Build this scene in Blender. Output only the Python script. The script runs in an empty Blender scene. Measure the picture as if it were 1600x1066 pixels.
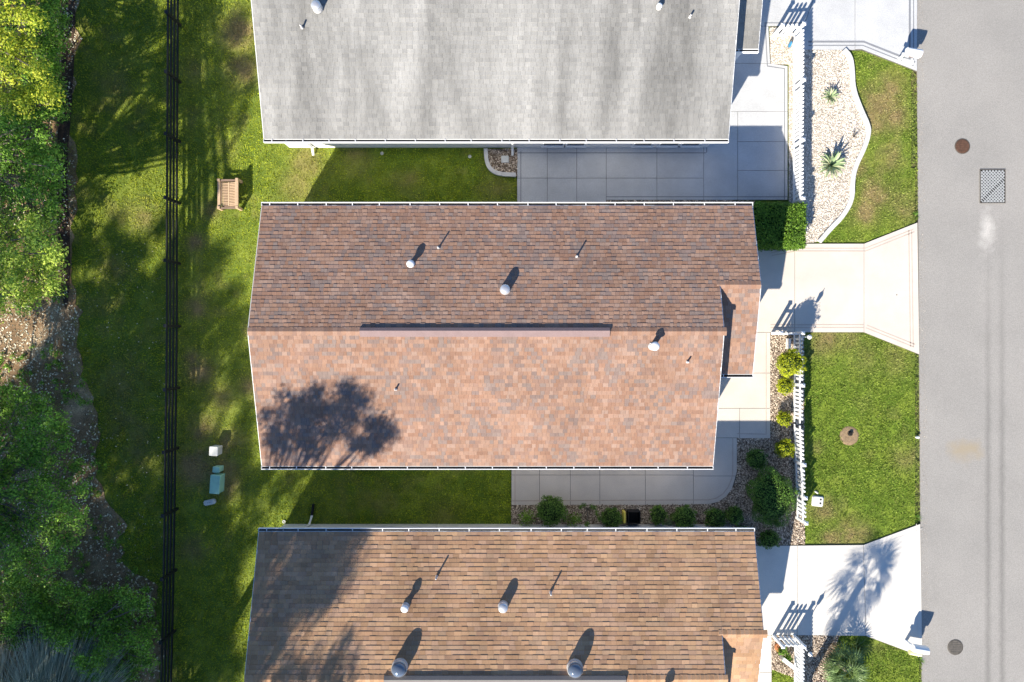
import bpy, bmesh, math, random
import numpy as np
from mathutils import Vector, Matrix, Quaternion
R = math.radians
SC = bpy.context.scene
COL = SC.collection
random.seed(11)
rng = np.random.default_rng(11)

# ------------------------------------------------------------------ camera
cam = bpy.data.cameras.new('camera'); cam.lens = 24.0; cam.sensor_width = 36.0
cam.clip_start = 0.1; cam.clip_end = 2000
camo = bpy.data.objects.new('camera', cam); COL.objects.link(camo)
camo.location = (0, 0, 25); camo.rotation_euler = (0, 0, 0)
SC.camera = camo
# ------------------------------------------------------------------ light
SX, SY = 0.80, 1.37                      # shadow offset per metre of height
sdir = Vector((-SX, -SY, 1)).normalized()
elev = math.asin(sdir.z)
world = bpy.data.worlds.new('World'); SC.world = world; world.use_nodes = True
wn = world.node_tree; wn.nodes.clear()
sky = wn.nodes.new('ShaderNodeTexSky'); sky.sky_type = 'NISHITA'; sky.sun_disc = False
sky.sun_elevation = elev; sky.sun_rotation = math.atan2(-SX, -SY)
sky.air_density = 0.8; sky.dust_density = 0.1; sky.ozone_density = 6.0
bg = wn.nodes.new('ShaderNodeBackground'); bg.inputs[1].default_value = 0.105
wo = wn.nodes.new('ShaderNodeOutputWorld')
wn.links.new(sky.outputs[0], bg.inputs[0]); wn.links.new(bg.outputs[0], wo.inputs[0])
sl = bpy.data.lights.new('sun', 'SUN'); sl.energy = 5.0; sl.angle = R(0.53); sl.color = (1.0, 0.93, 0.82)
so = bpy.data.objects.new('sun', sl); COL.objects.link(so); so.location = (-30, -50, 40)
so.rotation_mode = 'QUATERNION'; so.rotation_quaternion = sdir.to_track_quat('Z', 'Y')
vs = SC.view_settings; vs.view_transform = 'Standard'; vs.look = 'None'; vs.gamma = 1
vs.use_curve_mapping = False; vs.exposure = 1.08

# ------------------------------------------------------------------ helpers
F = 1066.7
def P(px, py, z=0.0):
    k = (25 - z) / F
    return ((px - 800) * k, (533 - py) * k)
def PL(pts, z=0.0): return [P(a, b, z) for a, b in pts]

def tag(o, label=None, cat=None, group=None, kind=None):
    if label: o['label'] = label
    if cat: o['category'] = cat
    if group: o['group'] = group
    if kind: o['kind'] = kind
    return o
def empty(name, loc, label=None, cat=None, group=None, kind=None, rz=0):
    o = bpy.data.objects.new(name, None); COL.objects.link(o)
    o.location = loc; o.rotation_euler = (0, 0, rz); o.empty_display_size = .2
    return tag(o, label, cat, group, kind)
def link(name, me, parent=None, loc=None, local=False):
    """world-space mesh linked under a parent (kept in place)"""
    o = bpy.data.objects.new(name, me); COL.objects.link(o)
    if parent is not None:
        o.parent = parent
        if not local:
            off = Vector((0, 0, 0)); p = parent
            while p is not None: off += p.location; p = p.parent
            o.location = -off
    if loc is not None: o.location = loc
    return o
def np_mesh(name, V, Fc, mat, smooth=False, attrs=None, mids=None):
    V = np.asarray(V, np.float32); Fc = np.asarray(Fc, np.int32)
    me = bpy.data.meshes.new(name)
    n, k = Fc.shape
    me.vertices.add(len(V)); me.vertices.foreach_set('co', V.ravel())
    me.loops.add(n * k); me.loops.foreach_set('vertex_index', Fc.ravel())
    me.polygons.add(n)
    me.polygons.foreach_set('loop_start', np.arange(0, n * k, k, dtype=np.int32))
    me.polygons.foreach_set('loop_total', np.full(n, k, np.int32))
    me.polygons.foreach_set('use_smooth', np.full(n, bool(smooth)))
    for a, data in (attrs or {}).items():
        data = np.asarray(data, np.float32)
        if data.ndim == 1:
            at = me.attributes.new(a, 'FLOAT', 'POINT'); at.data.foreach_set('value', data)
        else:
            at = me.attributes.new(a, 'FLOAT_COLOR', 'POINT')
            c = np.ones((len(V), 4), np.float32); c[:, :3] = data
            at.data.foreach_set('color', c.ravel())
    for m in (mat if isinstance(mat, (list, tuple)) else [mat]): me.materials.append(m)
    me.update(calc_edges=True); me.validate()
    return me

class MB:
    """collects polygons"""
    def __init__(s): s.v = []; s.f = []
    def add(s, vs, fs):
        b = len(s.v); s.v += [tuple(v) for v in vs]; s.f += [tuple(b + i for i in f) for f in fs]
        return s
    def box(s, x0, y0, z0, x1, y1, z1, M=None):
        vs = [Vector(p) for p in ((x0,y0,z0),(x1,y0,z0),(x1,y1,z0),(x0,y1,z0),(x0,y0,z1),(x1,y0,z1),(x1,y1,z1),(x0,y1,z1))]
        if M is not None: vs = [M @ v for v in vs]
        return s.add(vs, [(0,3,2,1),(4,5,6,7),(0,1,5,4),(1,2,6,5),(2,3,7,6),(3,0,4,7)])
    def bevbox(s, x0, y0, z0, x1, y1, z1, b, M=None):
        """box with chamfered vertical and top edges"""
        def ring(i, z): return [(x0+i+b,y0+i,z),(x1-i-b,y0+i,z),(x1-i,y0+i+b,z),(x1-i,y1-i-b,z),(x1-i-b,y1-i,z),(x0+i+b,y1-i,z),(x0+i,y1-i-b,z),(x0+i,y0+i+b,z)]
        vs = ring(0, z0) + ring(0, z1 - b) + ring(b*.7, z1)
        if M is not None: vs = [M @ Vector(v) for v in vs]
        fs = []
        for r in range(2):
            for i in range(8): fs.append((r*8+i, r*8+(i+1) % 8, r*8+8+(i+1) % 8, r*8+8+i))
        fs.append(tuple(range(16, 24))); fs.append(tuple(range(7, -1, -1)))
        return s.add(vs, fs)
    def prism(s, poly, z0, z1):
        n = len(poly)
        a = sum(poly[i][0]*poly[(i+1) % n][1]-poly[(i+1) % n][0]*poly[i][1] for i in range(n))
        if a < 0: poly = poly[::-1]
        vs = [(p[0], p[1], z0) for p in poly] + [(p[0], p[1], z1) for p in poly]
        fs = [tuple(range(n, 2*n)), tuple(range(n-1, -1, -1))] + [(i, (i+1) % n, n+(i+1) % n, n+i) for i in range(n)]
        return s.add(vs, fs)
    def tube(s, pts, rad, n=6, cap=True):
        pts = [Vector(p) for p in pts]
        if not isinstance(rad, (list, tuple)): rad = [rad]*len(pts)
        vs = []; fs = []
        for i, p in enumerate(pts):
            d = (pts[min(i+1, len(pts)-1)] - pts[max(i-1, 0)]).normalized()
            up = Vector((0, 0, 1)) if abs(d.z) < .9 else Vector((1, 0, 0))
            a = d.cross(up).normalized(); b = d.cross(a).normalized()
            for k in range(n):
                t = 2*math.pi*k/n
                vs.append(p + (a*math.cos(t)+b*math.sin(t))*rad[i])
        for i in range(len(pts)-1):
            for k in range(n):
                fs.append((i*n+k, i*n+(k+1) % n, (i+1)*n+(k+1) % n, (i+1)*n+k))
        if cap: fs.append(tuple(range(n))[::-1]); fs.append(tuple((len(pts)-1)*n+k for k in range(n)))
        return s.add(vs, fs)
    def lathe(s, prof, n=24, c=(0, 0, 0), tilt=None):
        vs = []; fs = []
        for r, z in prof:
            for k in range(n):
                t = 2*math.pi*k/n
                v = Vector((r*math.cos(t), r*math.sin(t), z))
                if tilt is not None: v = tilt @ v
                vs.append(v + Vector(c))
        m = len(prof)
        for i in range(m-1):
            for k in range(n): fs.append((i*n+k, i*n+(k+1) % n, (i+1)*n+(k+1) % n, (i+1)*n+k))
        fs.append(tuple((m-1)*n+k for k in range(n))); fs.append(tuple(range(n))[::-1])
        return s.add(vs, fs)
    def mesh(s, name, mat, smooth=False):
        me = bpy.data.meshes.new(name); me.from_pydata([tuple(v) for v in s.v], [], s.f)
        me.materials.append(mat)
        if smooth: me.polygons.foreach_set('use_smooth', [True]*len(me.polygons))
        me.update(); return me
    def build(s, name, mat, parent=None, smooth=False, local=False):
        return link(name, s.mesh(name, mat, smooth), parent, local=local)

def inpoly(x, y, poly):
    r = np.zeros(len(x), bool); n = len(poly); j = n-1
    for i in range(n):
        xi, yi = poly[i]; xj, yj = poly[j]
        c = ((yi > y) != (yj > y)) & (x < (xj-xi)*(y-yi)/((yj-yi) or 1e-9)+xi)
        r ^= c; j = i
    return r
_lat = rng.random((256, 256))
def vnoise(x, y, s):
    x = x*s+37.3; y = y*s+11.7
    xi = np.floor(x).astype(int); yi = np.floor(y).astype(int)
    fx = x-xi; fy = y-yi; fx = fx*fx*(3-2*fx); fy = fy*fy*(3-2*fy)
    g = lambda a, b: _lat[a % 256, b % 256]
    return (g(xi, yi)*(1-fx)+g(xi+1, yi)*fx)*(1-fy)+(g(xi, yi+1)*(1-fx)+g(xi+1, yi+1)*fx)*fy
def smooth_poly(pts, it=2, closed=False):
    for _ in range(it):
        out = [] if closed else [pts[0]]
        n = len(pts)
        for i in range(n if closed else n-1):
            a = pts[i]; b = pts[(i+1) % n]
            out += [(a[0]*.75+b[0]*.25, a[1]*.75+b[1]*.25), (a[0]*.25+b[0]*.75, a[1]*.25+b[1]*.75)]
        if not closed: out.append(pts[-1])
        pts = out
    return pts
def offset_line(pts, d):
    """offset an open polyline to its left by d"""
    out = []
    n = len(pts)
    for i in range(n):
        dirs = []
        if i > 0: dirs.append(Vector((pts[i][0]-pts[i-1][0], pts[i][1]-pts[i-1][1])).normalized())
        if i < n-1: dirs.append(Vector((pts[i+1][0]-pts[i][0], pts[i+1][1]-pts[i][1])).normalized())
        ns = [Vector((-q.y, q.x)) for q in dirs]
        m = sum(ns, Vector((0, 0))).normalized()
        l = d / max(.35, m.dot(ns[0]))
        out.append((pts[i][0]+m.x*l, pts[i][1]+m.y*l))
    return out
def ribbon(mb, pts, d0, d1, z0, z1):
    a = offset_line(pts, d0); b = offset_line(pts, d1)
    for i in range(len(pts)-1):
        q = [a[i], a[i+1], b[i+1], b[i]]
        mb.prism(q, z0, z1)
    return mb

# ------------------------------------------------------------------ materials
def mat(name, col, var=.12, scale=3.0, fine=0.0, fscale=60.0, rough=.85, spec=.25, bump=0.0, bscale=80.0,
        attr=None, col2=None, mixscale=1.0, mixlo=.45, mixhi=.6, island=0.0, transl=0.0, hue=None, metal=0.0,
        dryattr=None, drycol=(.3, .22, .1), stretch=None, coord='Object'):
    m = bpy.data.materials.new(name); m.use_nodes = True
    nt = m.node_tree; N = nt.nodes; L = nt.links; N.clear()
    out = N.new('ShaderNodeOutputMaterial'); bs = N.new('ShaderNodeBsdfPrincipled')
    bs.inputs['Roughness'].default_value = rough; bs.inputs['Metallic'].default_value = metal
    bs.inputs['Specular IOR Level'].default_value = spec
    geo = N.new('ShaderNodeNewGeometry'); pos = geo.outputs['Position']
    if stretch:
        vm = N.new('ShaderNodeVectorMath'); vm.operation = 'MULTIPLY'; vm.inputs[1].default_value = stretch
        L.new(pos, vm.inputs[0]); pos2 = vm.outputs[0]
    else: pos2 = pos
    def noise(sc, det=4, p=pos, rgh=.6):
        n = N.new('ShaderNodeTexNoise'); n.inputs['Scale'].default_value = sc; n.inputs['Detail'].default_value = det
        n.inputs['Roughness'].default_value = rgh
        L.new(p, n.inputs['Vector']); return n.outputs['Fac']
    def rng_(val, a, b, c, d):
        r = N.new('ShaderNodeMapRange'); r.inputs[1].default_value = a; r.inputs[2].default_value = b
        r.inputs[3].default_value = c; r.inputs[4].default_value = d; L.new(val, r.inputs[0]); return r.outputs[0]
    def mix(fac, a, b, mode='MIX'):
        x = N.new('ShaderNodeMix'); x.data_type = 'RGBA'; x.blend_type = mode
        for i, v in ((0, fac), (6, a), (7, b)):
            if isinstance(v, (int, float)): x.inputs[i].default_value = v
            elif isinstance(v, tuple): x.inputs[i].default_value = (*v, 1)
            else: L.new(v, x.inputs[i])
        return x.outputs[2]
    if attr:
        at = N.new('ShaderNodeAttribute'); at.attribute_name = attr; c = at.outputs['Color']
    else:
        rg = N.new('ShaderNodeRGB'); rg.outputs[0].default_value = (*col, 1); c = rg.outputs[0]
    if col2: c = mix(rng_(noise(mixscale, 5, pos2), mixlo, mixhi, 0, 1), c, col2)
    if hue: c = mix(rng_(geo.outputs['Random Per Island'], 0, 1, 0, 1), c, hue)
    if dryattr:
        da = N.new('ShaderNodeAttribute'); da.attribute_name = dryattr
        c = mix(da.outputs['Fac'], c, drycol)
    def mulv(c, val):
        cc = N.new('ShaderNodeVectorMath'); cc.operation = 'SCALE'
        L.new(c, cc.inputs[0]); L.new(val, cc.inputs['Scale']); return cc.outputs[0]
    if var: c = mulv(c, rng_(noise(scale, 6, pos2), .25, .75, 1-var, 1+var))
    if fine: c = mulv(c, rng_(noise(fscale, 2), .3, .7, 1-fine, 1+fine))
    if island: c = mulv(c, rng_(geo.outputs['Random Per Island'], 0, 1, 1-island, 1+island))
    L.new(c, bs.inputs['Base Color'])
    if bump:
        b = N.new('ShaderNodeBump'); b.inputs['Strength'].default_value = min(1, bump); b.inputs['Distance'].default_value = .02*max(1, bump)
        L.new(noise(bscale, 3), b.inputs['Height']); L.new(b.outputs[0], bs.inputs['Normal'])
    if transl:
        tr = N.new('ShaderNodeBsdfTranslucent'); L.new(c, tr.inputs[0])
        ms = N.new('ShaderNodeMixShader'); ms.inputs[0].default_value = transl
        L.new(bs.outputs[0], ms.inputs[1]); L.new(tr.outputs[0], ms.inputs[2]); L.new(ms.outputs[0], out.inputs[0])
    else: L.new(bs.outputs[0], out.inputs[0])
    return m

M = {}
M['far'] = mat('far_ground', (.09, .12, .03), .3, .4, .3, 20, col2=(.16, .14, .06), mixscale=.3)
M['lawn'] = mat('lawn_soil', (.12, .19, .016), .25, 2.2, .4, 30, col2=(.18, .24, .025), mixscale=1.1, dryattr='dry', drycol=(.27, .19, .085), bump=1, bscale=70)
M['blade'] = mat('grass_blades', (.27, .39, .02), .3, .9, hue=(.50, .54, .03), island=.35, transl=.4, rough=.7, dryattr='dry', drycol=(.36, .28, .13))
M['bladeF'] = mat('front_grass_blades', (.17, .27, .03), .3, .9, hue=(.30, .37, .06), island=.4, transl=.35, rough=.7, dryattr='dry', drycol=(.42, .33, .17))
M['litter'] = mat('leaf_litter_ground', (.25, .16, .085), .35, 3, .5, 35, col2=(.48, .35, .21), mixscale=.55, mixlo=.5, mixhi=.68, bump=1.5, bscale=40)
M['mulch'] = mat('dark_mulch', (.05, .032, .022), .4, 5, .6, 50, col2=(.10, .06, .035), mixscale=3, bump=1.5, bscale=50)
M['litterleaf'] = mat('fallen_leaves', (.30, .22, .11), .1, 5, hue=(.75, .70, .52), island=.5, rough=.7)
M['asphalt'] = None
M['concN'] = mat('grey_sprayed_concrete', (.50, .50, .49), .12, 1.1, .2, 38, rough=.8, bump=.25, bscale=90)
M['concM'] = mat('cream_sprayed_concrete', (.60, .535, .455), .1, 1.0, .1, 40, rough=.8, bump=.2, bscale=90)
M['concS'] = mat('pale_painted_concrete', (.64, .60, .53), .09, 1.0, .07, 45, rough=.75, bump=.2, bscale=90)
M['lineN'] = mat('grey_concrete_stripe', (.22, .225, .235), .1, 4, .1, 50)
M['lineM'] = mat('beige_concrete_stripe', (.48, .39, .32), .1, 4, .1, 50)
M['lineS'] = mat('faint_concrete_stripe', (.58, .55, .50), .1, 4, .1, 50)
M['joint'] = mat('joint_filler', (.13, .12, .105), .2, 10)
M['curb'] = mat('curb_concrete', (.58, .57, .54), .1, 5, .12, 60, bump=.3)
M['soilbed'] = mat('bed_soil', (.17, .12, .08), .3, 6, .4, 50, bump=1)
M['pebble'] = mat('pale_pebbles', (.42, .33, .23), .1, 3, hue=(.72, .64, .53), island=.4, rough=.8)
M['pebN'] = mat('fine_pale_gravel', (.50, .42, .32), .1, 3, hue=(.80, .74, .66), island=.35, rough=.8)
M['soilpale'] = mat('pale_grit', (.48, .42, .34), .2, 6, .4, 50, bump=1)
M['pebwhite'] = mat('white_pebbles', (.60, .56, .50), .1, 3, hue=(.80, .77, .72), island=.3, rough=.8)
M['pebbrown'] = mat('river_pebbles', (.26, .18, .12), .1, 3, hue=(.58, .49, .38), island=.5, rough=.8)
M['white'] = mat('white_vinyl', (.78, .78, .77), .03, 3, rough=.45, spec=.4)
M['trim'] = mat('white_trim', (.74, .74, .72), .06, 4, rough=.5)
M['siding'] = mat('pale_siding', (.76, .75, .73), .05, 2, rough=.6)
M['sidingB'] = mat('grey_siding', (.62, .62, .61), .05, 2, rough=.6)
M['gutdirtshade'] = mat('gutter_dirt_and_shade', (.045, .04, .035), .4, 14)  # dirt colour darkened to carry the shade inside the trough
M['glass'] = mat('window_glass', (.02, .025, .03), 0, rough=.06, spec=.7)
M['grass_frame'] = M['white']
M['shingle'] = mat('asphalt_shingles', (.3, .2, .15), .16, .6, .16, 55, attr='Col', rough=.95, spec=.1, bump=.12, bscale=120)
M['shingleG'] = mat('weathered_grey_shingles', (.3, .3, .3), .48, .55, .16, 50, attr='Col', rough=.95, spec=.1, stretch=(1.6, .28, .28), bump=.12, bscale=120)
M['shingleT'] = mat('streaked_tan_shingles', (.3, .2, .15), .26, .6, .14, 50, attr='Col', rough=.95, spec=.1, stretch=(1.5, .35, .35), bump=.12, bscale=120)
M['metal'] = mat('galvanised_metal', (.62, .62, .62), .1, 10, rough=.38, metal=.6)
M['lead'] = mat('pale_flashing', (.48, .46, .44), .15, 12, rough=.55)
M['dome'] = mat('skylight_dome', (.10, .125, .17), .03, 3, rough=.06, spec=.8)
M['ridgeM'] = mat('mauve_ridge_vent', (.235, .165, .155), .08, 4, .1, 60, rough=.8)
M['ridgeS'] = mat('grey_ridge_vent', (.17, .155, .145), .08, 4, .1, 60, rough=.8)
M['black'] = mat('black_painted_wood', (.016, .017, .018), .2, 6, rough=.45, spec=.45)
M['blackp'] = mat('black_plastic', (.012, .012, .013), .2, 6, rough=.5)
M['wood'] = mat('weathered_wood', (.50, .35, .22), .2, 8, .15, 60, rough=.75, stretch=(1, 6, 1))
M['wood2'] = mat('dark_wood', (.22, .15, .11), .2, 8, .15, 60, rough=.8)
M['bark'] = mat('grey_bark', (.17, .145, .115), .3, 8, .3, 40, bump=1)
M['green_box'] = mat('pale_green_enamel', (.30, .56, .45), .08, 6, rough=.5)
M['beige_box'] = mat('beige_enamel', (.60, .60, .56), .1, 8, rough=.5)
M['rust'] = mat('rusty_iron', (.13, .07, .045), .3, 12, .3, 60, rough=.7, metal=.3, bump=.6)
M['iron'] = mat('grey_iron', (.14, .125, .105), .3, 12, .3, 60, rough=.7, metal=.3, bump=.6)
M['steel'] = mat('worn_steel', (.50, .50, .47), .15, 15, rough=.5, metal=.4)
M['pit'] = mat('dark_pit', (.015, .014, .012), .2, 10)
M['dirt'] = mat('bare_dirt', (.30, .21, .12), .3, 12, .35, 60, bump=1.2, bscale=60)
M['yellow'] = mat('yellow_plastic', (.70, .58, .10), .1, 6, rough=.5)
M['paleyellow'] = mat('pale_yellow_plastic', (.72, .68, .36), .1, 6, rough=.5)
M['blue'] = mat('blue_glaze', (.04, .20, .36), .1, 6, rough=.2)
M['terracotta'] = mat('terracotta', (.42, .17, .07), .15, 8)
def leafmat(name, a, b, isl=.45, tr=.35):
    return mat(name, a, .25, 1.2, hue=b, island=isl, transl=tr, rough=.55, spec=.3)
M['leafY'] = leafmat('sunlit_yellow_leaves', (.26, .40, .03), (.56, .56, .05), .25, .4)
M['leafG'] = leafmat('mid_green_leaves', (.13, .28, .03), (.26, .44, .05))
M['leafD'] = leafmat('dark_green_leaves', (.07, .17, .02), (.13, .27, .03))
M['leafP'] = leafmat('pale_green_leaves', (.26, .42, .05), (.48, .56, .08))
M['lime'] = leafmat('lime_topiary_leaves', (.30, .38, .008), (.46, .48, .015), .35, .4)
M['hedge'] = leafmat('hedge_leaves', (.09, .20, .015), (.17, .29, .03))
M['bushD'] = leafmat('shrub_leaves', (.075, .17, .025), (.14, .25, .035))
M['core'] = mat('shrub_interior', (.02, .035, .012), .3, 10, rough=.9, spec=.05)  # near-black filler, the shade between the leaves put into its colour
M['feather'] = mat('feathery_grass', (.30, .38, .29), .2, 2, hue=(.60, .62, .48), island=.35, transl=.3, rough=.6)
M['agave'] = mat('agave_leaf', (.24, .32, .16), .1, 3, rough=.5, transl=.1)
M['agavep'] = mat('pale_agave_leaf', (.48, .50, .30), .1, 3, rough=.5, transl=.1)
M['palm'] = mat('palm_frond', (.09, .15, .045), .15, 3, island=.35, hue=(.16, .23, .08), rough=.5, transl=.2)
M['dead'] = mat('dry_frond', (.26, .19, .10), .2, 3, island=.3, rough=.8)

# asphalt: aggregate, tyre tracks, wash-out below the grate, tan stain
def asphalt():
    m = mat('worn_asphalt', (.325, .305, .275), .05, .6, .17, 34, rough=.9, spec=.2, bump=.6, bscale=70, col2=(.285, .27, .245), mixscale=.25, mixlo=.35, mixhi=.7)
    nt = m.node_tree; N = nt.nodes; L = nt.links
    bs = [n for n in N if n.type == 'BSDF_PRINCIPLED'][0]
    src = bs.inputs['Base Color'].links[0].from_socket
    geo = [n for n in N if n.type == 'NEW_GEOMETRY'][0]
    sep = N.new('ShaderNodeSeparateXYZ'); L.new(geo.outputs['Position'], sep.inputs[0])
    def math_(op, a, b=None, c=None):
        n = N.new('ShaderNodeMath'); n.operation = op
        for i, v in enumerate((a, b, c)):
            if v is None: continue
            if isinstance(v, (int, float)): n.inputs[i].default_value = v
            else: L.new(v, n.inputs[i])
        return n.outputs[0]
    nz = N.new('ShaderNodeTexNoise'); nz.inputs['Scale'].default_value = 2.5; nz.inputs['Detail'].default_value = 5
    L.new(geo.outputs['Position'], nz.inputs['Vector'])
    nzf = math_('SUBTRACT', nz.outputs['Fac'], .5)
    x = sep.outputs[0]; y = sep.outputs[1]
    def band(x0, w):
        d = math_('DIVIDE', math_('ABSOLUTE', math_('SUBTRACT', math_('ADD', x, math_('MULTIPLY', nzf, .12)), x0)), w)
        return math_('SUBTRACT', 1.0, math_('SMOOTHSTEP' if False else 'MINIMUM', d, 1.0))
    fy = N.new('ShaderNodeMapRange'); fy.inputs[1].default_value = 5.2; fy.inputs[2].default_value = -4; fy.inputs[3].default_value = 0.0; fy.inputs[4].default_value = 1
    L.new(y, fy.inputs[0])
    t = math_('MULTIPLY', math_('MAXIMUM', band(17.42, .16), band(17.93, .16)), fy.outputs[0])
    k = math_('SUBTRACT', 1.0, math_('MULTIPLY', t, .27))
    # wash-out
    def blob(cx, cy, rx, ry):
        dx = math_('DIVIDE', math_('SUBTRACT', x, cx), rx); dy = math_('DIVIDE', math_('SUBTRACT', y, cy), ry)
        d = math_('SQRT', math_('ADD', math_('MULTIPLY', dx, dx), math_('MULTIPLY', dy, dy)))
        d = math_('ADD', d, math_('MULTIPLY', nzf, 1.6))
        return math_('MAXIMUM', 0.0, math_('SUBTRACT', 1.0, d))
    k = math_('ADD', k, math_('MULTIPLY', blob(17.38, 4.0, .36, 1.05), .6))
    sc = N.new('ShaderNodeVectorMath'); sc.operation = 'SCALE'; L.new(src, sc.inputs[0]); L.new(k, sc.inputs['Scale'])
    mx = N.new('ShaderNodeMix'); mx.data_type = 'RGBA'; mx.inputs[7].default_value = (.34, .27, .17, 1)
    L.new(math_('MULTIPLY', blob(16.55, -4.0, .9, .5), .8), mx.inputs[0]); L.new(sc.outputs[0], mx.inputs[6])
    L.new(mx.outputs[2], bs.inputs['Base Color'])
    return m
M['asphalt'] = asphalt()

# ------------------------------------------------------------------ ground
mb = MB(); mb.add([(-400, -400, -.06), (400, -400, -.06), (400, 400, -.06), (-400, 400, -.06)], [(0, 1, 2, 3)])
tag(mb.build('ground', M['far']), kind='structure')

# dry patches: px centre, radius, strength
DRY = [(1380,160,30,.8),(1360,190,28,.8),(1395,135,24,.7),(1400,180,22,.6),(1370,300,26,.8),(1350,330,22,.8),(1385,250,26,.5),(1410,320,28,.5),(1345,260,18,.6),
       (1290,530,26,.6),(1320,528,24,.5),(1400,560,28,.35),(1330,835,24,.8),(1300,845,20,.7),(1290,800,18,.5),(1415,715,20,.45),(1275,700,12,.3),(1350,560,30,.25),
       (375,50,30,.7),(380,110,25,.6),(300,110,20,.35),(305,380,14,.7),(305,480,16,.6),(312,580,22,.75),(318,670,24,.7),(300,560,14,.6),(395,520,10,.5),
       (390,600,18,.5),(305,730,30,.8),(345,745,30,.7),(360,690,22,.6),(300,860,22,.5),(180,420,26,.35),(185,600,40,.4),(190,660,30,.4),(180,130,30,.3),
       (215,700,26,.35),(480,255,26,.45),(465,290,26,.45),(560,250,24,.4),(640,285,20,.35),(780,300,30,.35),(690,800,26,.3),(600,780,20,.2),(220,340,30,.3),
       (1370,1010,16,.2),(330,330,16,.4),(345,620,24,.4)]
def dryf(x, y):
    d = np.zeros(len(x))
    n1 = vnoise(x, y, 2.2)*.6+vnoise(x, y, 6.5)*.4
    for px, py, r, s in DRY:
        cx, cy = P(px, py); r = r*.0234
        q = np.exp(-(((x-cx)**2+(y-cy)**2)/(r*r)))
        d = np.maximum(d, s*q)
    d = np.clip(d*(.35+1.5*n1)*1.15, 0, 1)
    g = np.clip((vnoise(x, y, .9)*.5+vnoise(x, y, 3.1)*.5-.62)*2.0, 0, .4)
    return np.clip(d*.85+g*.55+np.clip((-5.5-x)/1.5, 0, 1)*.10, 0, .9)
def grid_sheet(name, poly, z, m, step=.12, kind='structure'):
    xs = [p[0] for p in poly]; ys = [p[1] for p in poly]
    nx = max(2, int((max(xs)-min(xs))/step)); ny = max(2, int((max(ys)-min(ys))/step))
    gx, gy = np.meshgrid(np.linspace(min(xs), max(xs), nx), np.linspace(min(ys), max(ys), ny), indexing='ij')
    gx = gx.ravel(); gy = gy.ravel()
    i, j = np.meshgrid(np.arange(nx-1), np.arange(ny-1), indexing='ij'); a = (i*ny+j).ravel()
    Fc = np.stack([a, a+ny, a+ny+1, a+1], 1)
    cx = gx[Fc].mean(1); cy = gy[Fc].mean(1)
    Fc = Fc[inpoly(cx, cy, poly)]
    zz = z+(vnoise(gx, gy, .8)-.5)*.012+(vnoise(gx, gy, 4)-.5)*.008
    return tag(link(name, np_mesh(name, np.stack([gx, gy, zz], 1), Fc, m, True, {'dry': dryf(gx, gy)})), kind=kind)

ROAD_L = [P(1430, -500), P(1432, 0), P(1436, 533), P(1440, 1066), P(1443, 1500)]
# lawns
YARD = [P(-120, -400)] + [(-9.0+3, 16), (-6.5, 16), (10, 16), (10, -18), (-20, -18), (-20, 16)]
yard_poly = [(-22, -19), (-22, 17), (14.6, 17), (14.9, -19)]
grid_sheet('lawn', yard_poly, 0.0, M['lawn'], .14)

# woodland floor
WOOD = PL([(-420,-420),(92,-420),(124,-200),(120,0),(116,140),(106,260),(112,380),(110,470),(128,560),(140,650),(160,740),(190,830),(205,890),(225,905),(262,960),(256,1066),(250,1500),(-420,1500)])
WOODs = smooth_poly(WOOD, 3, True)
WOODs = [(a+(vnoise(np.array([a]), np.array([b]), 1.3)[0]-.5)*.7+(vnoise(np.array([a]), np.array([b]), 4)[0]-.5)*.35 if -19 < a < -11 else a, b) for a, b in WOODs]
mb = MB(); mb.prism(WOODs, .0, .022); tag(mb.build('woodland_floor', M['litter']), kind='structure')
MUL = smooth_poly(PL([(90,-420),(122,-200),(119,0),(115,140),(104,260),(111,380),(109,470),(100,490),(92,380),(88,260),(96,140),(100,0),(60,-420)]), 2, True)
mb = MB(); mb.prism(MUL, .01, .034); tag(mb.build('mulch_strip', M['mulch']), kind='structure')

# road
mb = MB()
rp = [(a, b) for a, b in ROAD_L]
far_r = 22.5
poly = [(14.2, -60)] + [p for p in reversed(rp)] + [(14.5, 60), (far_r, 60), (far_r, -60)]
mb.prism(poly, -.02, .022)
tag(mb.build('road', M['asphalt']), kind='structure')
mb = MB(); mb.prism([(far_r, -60), (far_r, 60), (60, 60), (60, -60)], -.05, .01); tag(mb.build('far_side_lawn', M['far']), kind='structure')

# ------------------------------------------------------------------ concrete drives
def slab_mesh(polys, joint_gap=.012):
    pass
def shrink(poly, d):
    n = len(poly)
    a = sum(poly[i][0]*poly[(i+1) % n][1]-poly[(i+1) % n][0]*poly[i][1] for i in range(n))
    if a < 0: poly = poly[::-1]
    out = []
    for i in range(n):
        p0 = Vector(poly[i-1]); p = Vector(poly[i]); p2 = Vector(poly[(i+1) % n])
        d1 = (p-p0).normalized(); d2 = (p2-p).normalized()
        n1 = Vector((-d1.y, d1.x)); n2 = Vector((-d2.y, d2.x))
        m = (n1+n2).normalized(); l = d/max(.3, m.dot(n1)); out.append((p.x+m.x*l, p.y+m.y*l))
    return out
def drive(name, label, base_polys, panels, m, lines, lm, z=.05, gap=.008):
    root = empty(name, (0, 0, 0), label, None, None, 'structure')
    for bp in base_polys:
        b = MB(); b.prism(PL(bp), -.02, z-.012); b.build('slab_bed', M['joint'], root)
    for p in panels:
        s = MB(); s.prism(shrink(PL(p), gap), z-.03, z); s.build('concrete_slab', m, root)
    for ln, d, w in lines:
        s = MB(); ribbon(s, PL(ln), d, d+w, z-.002, z+.004); s.build('border_stripe', lm, root)
    return root

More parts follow.
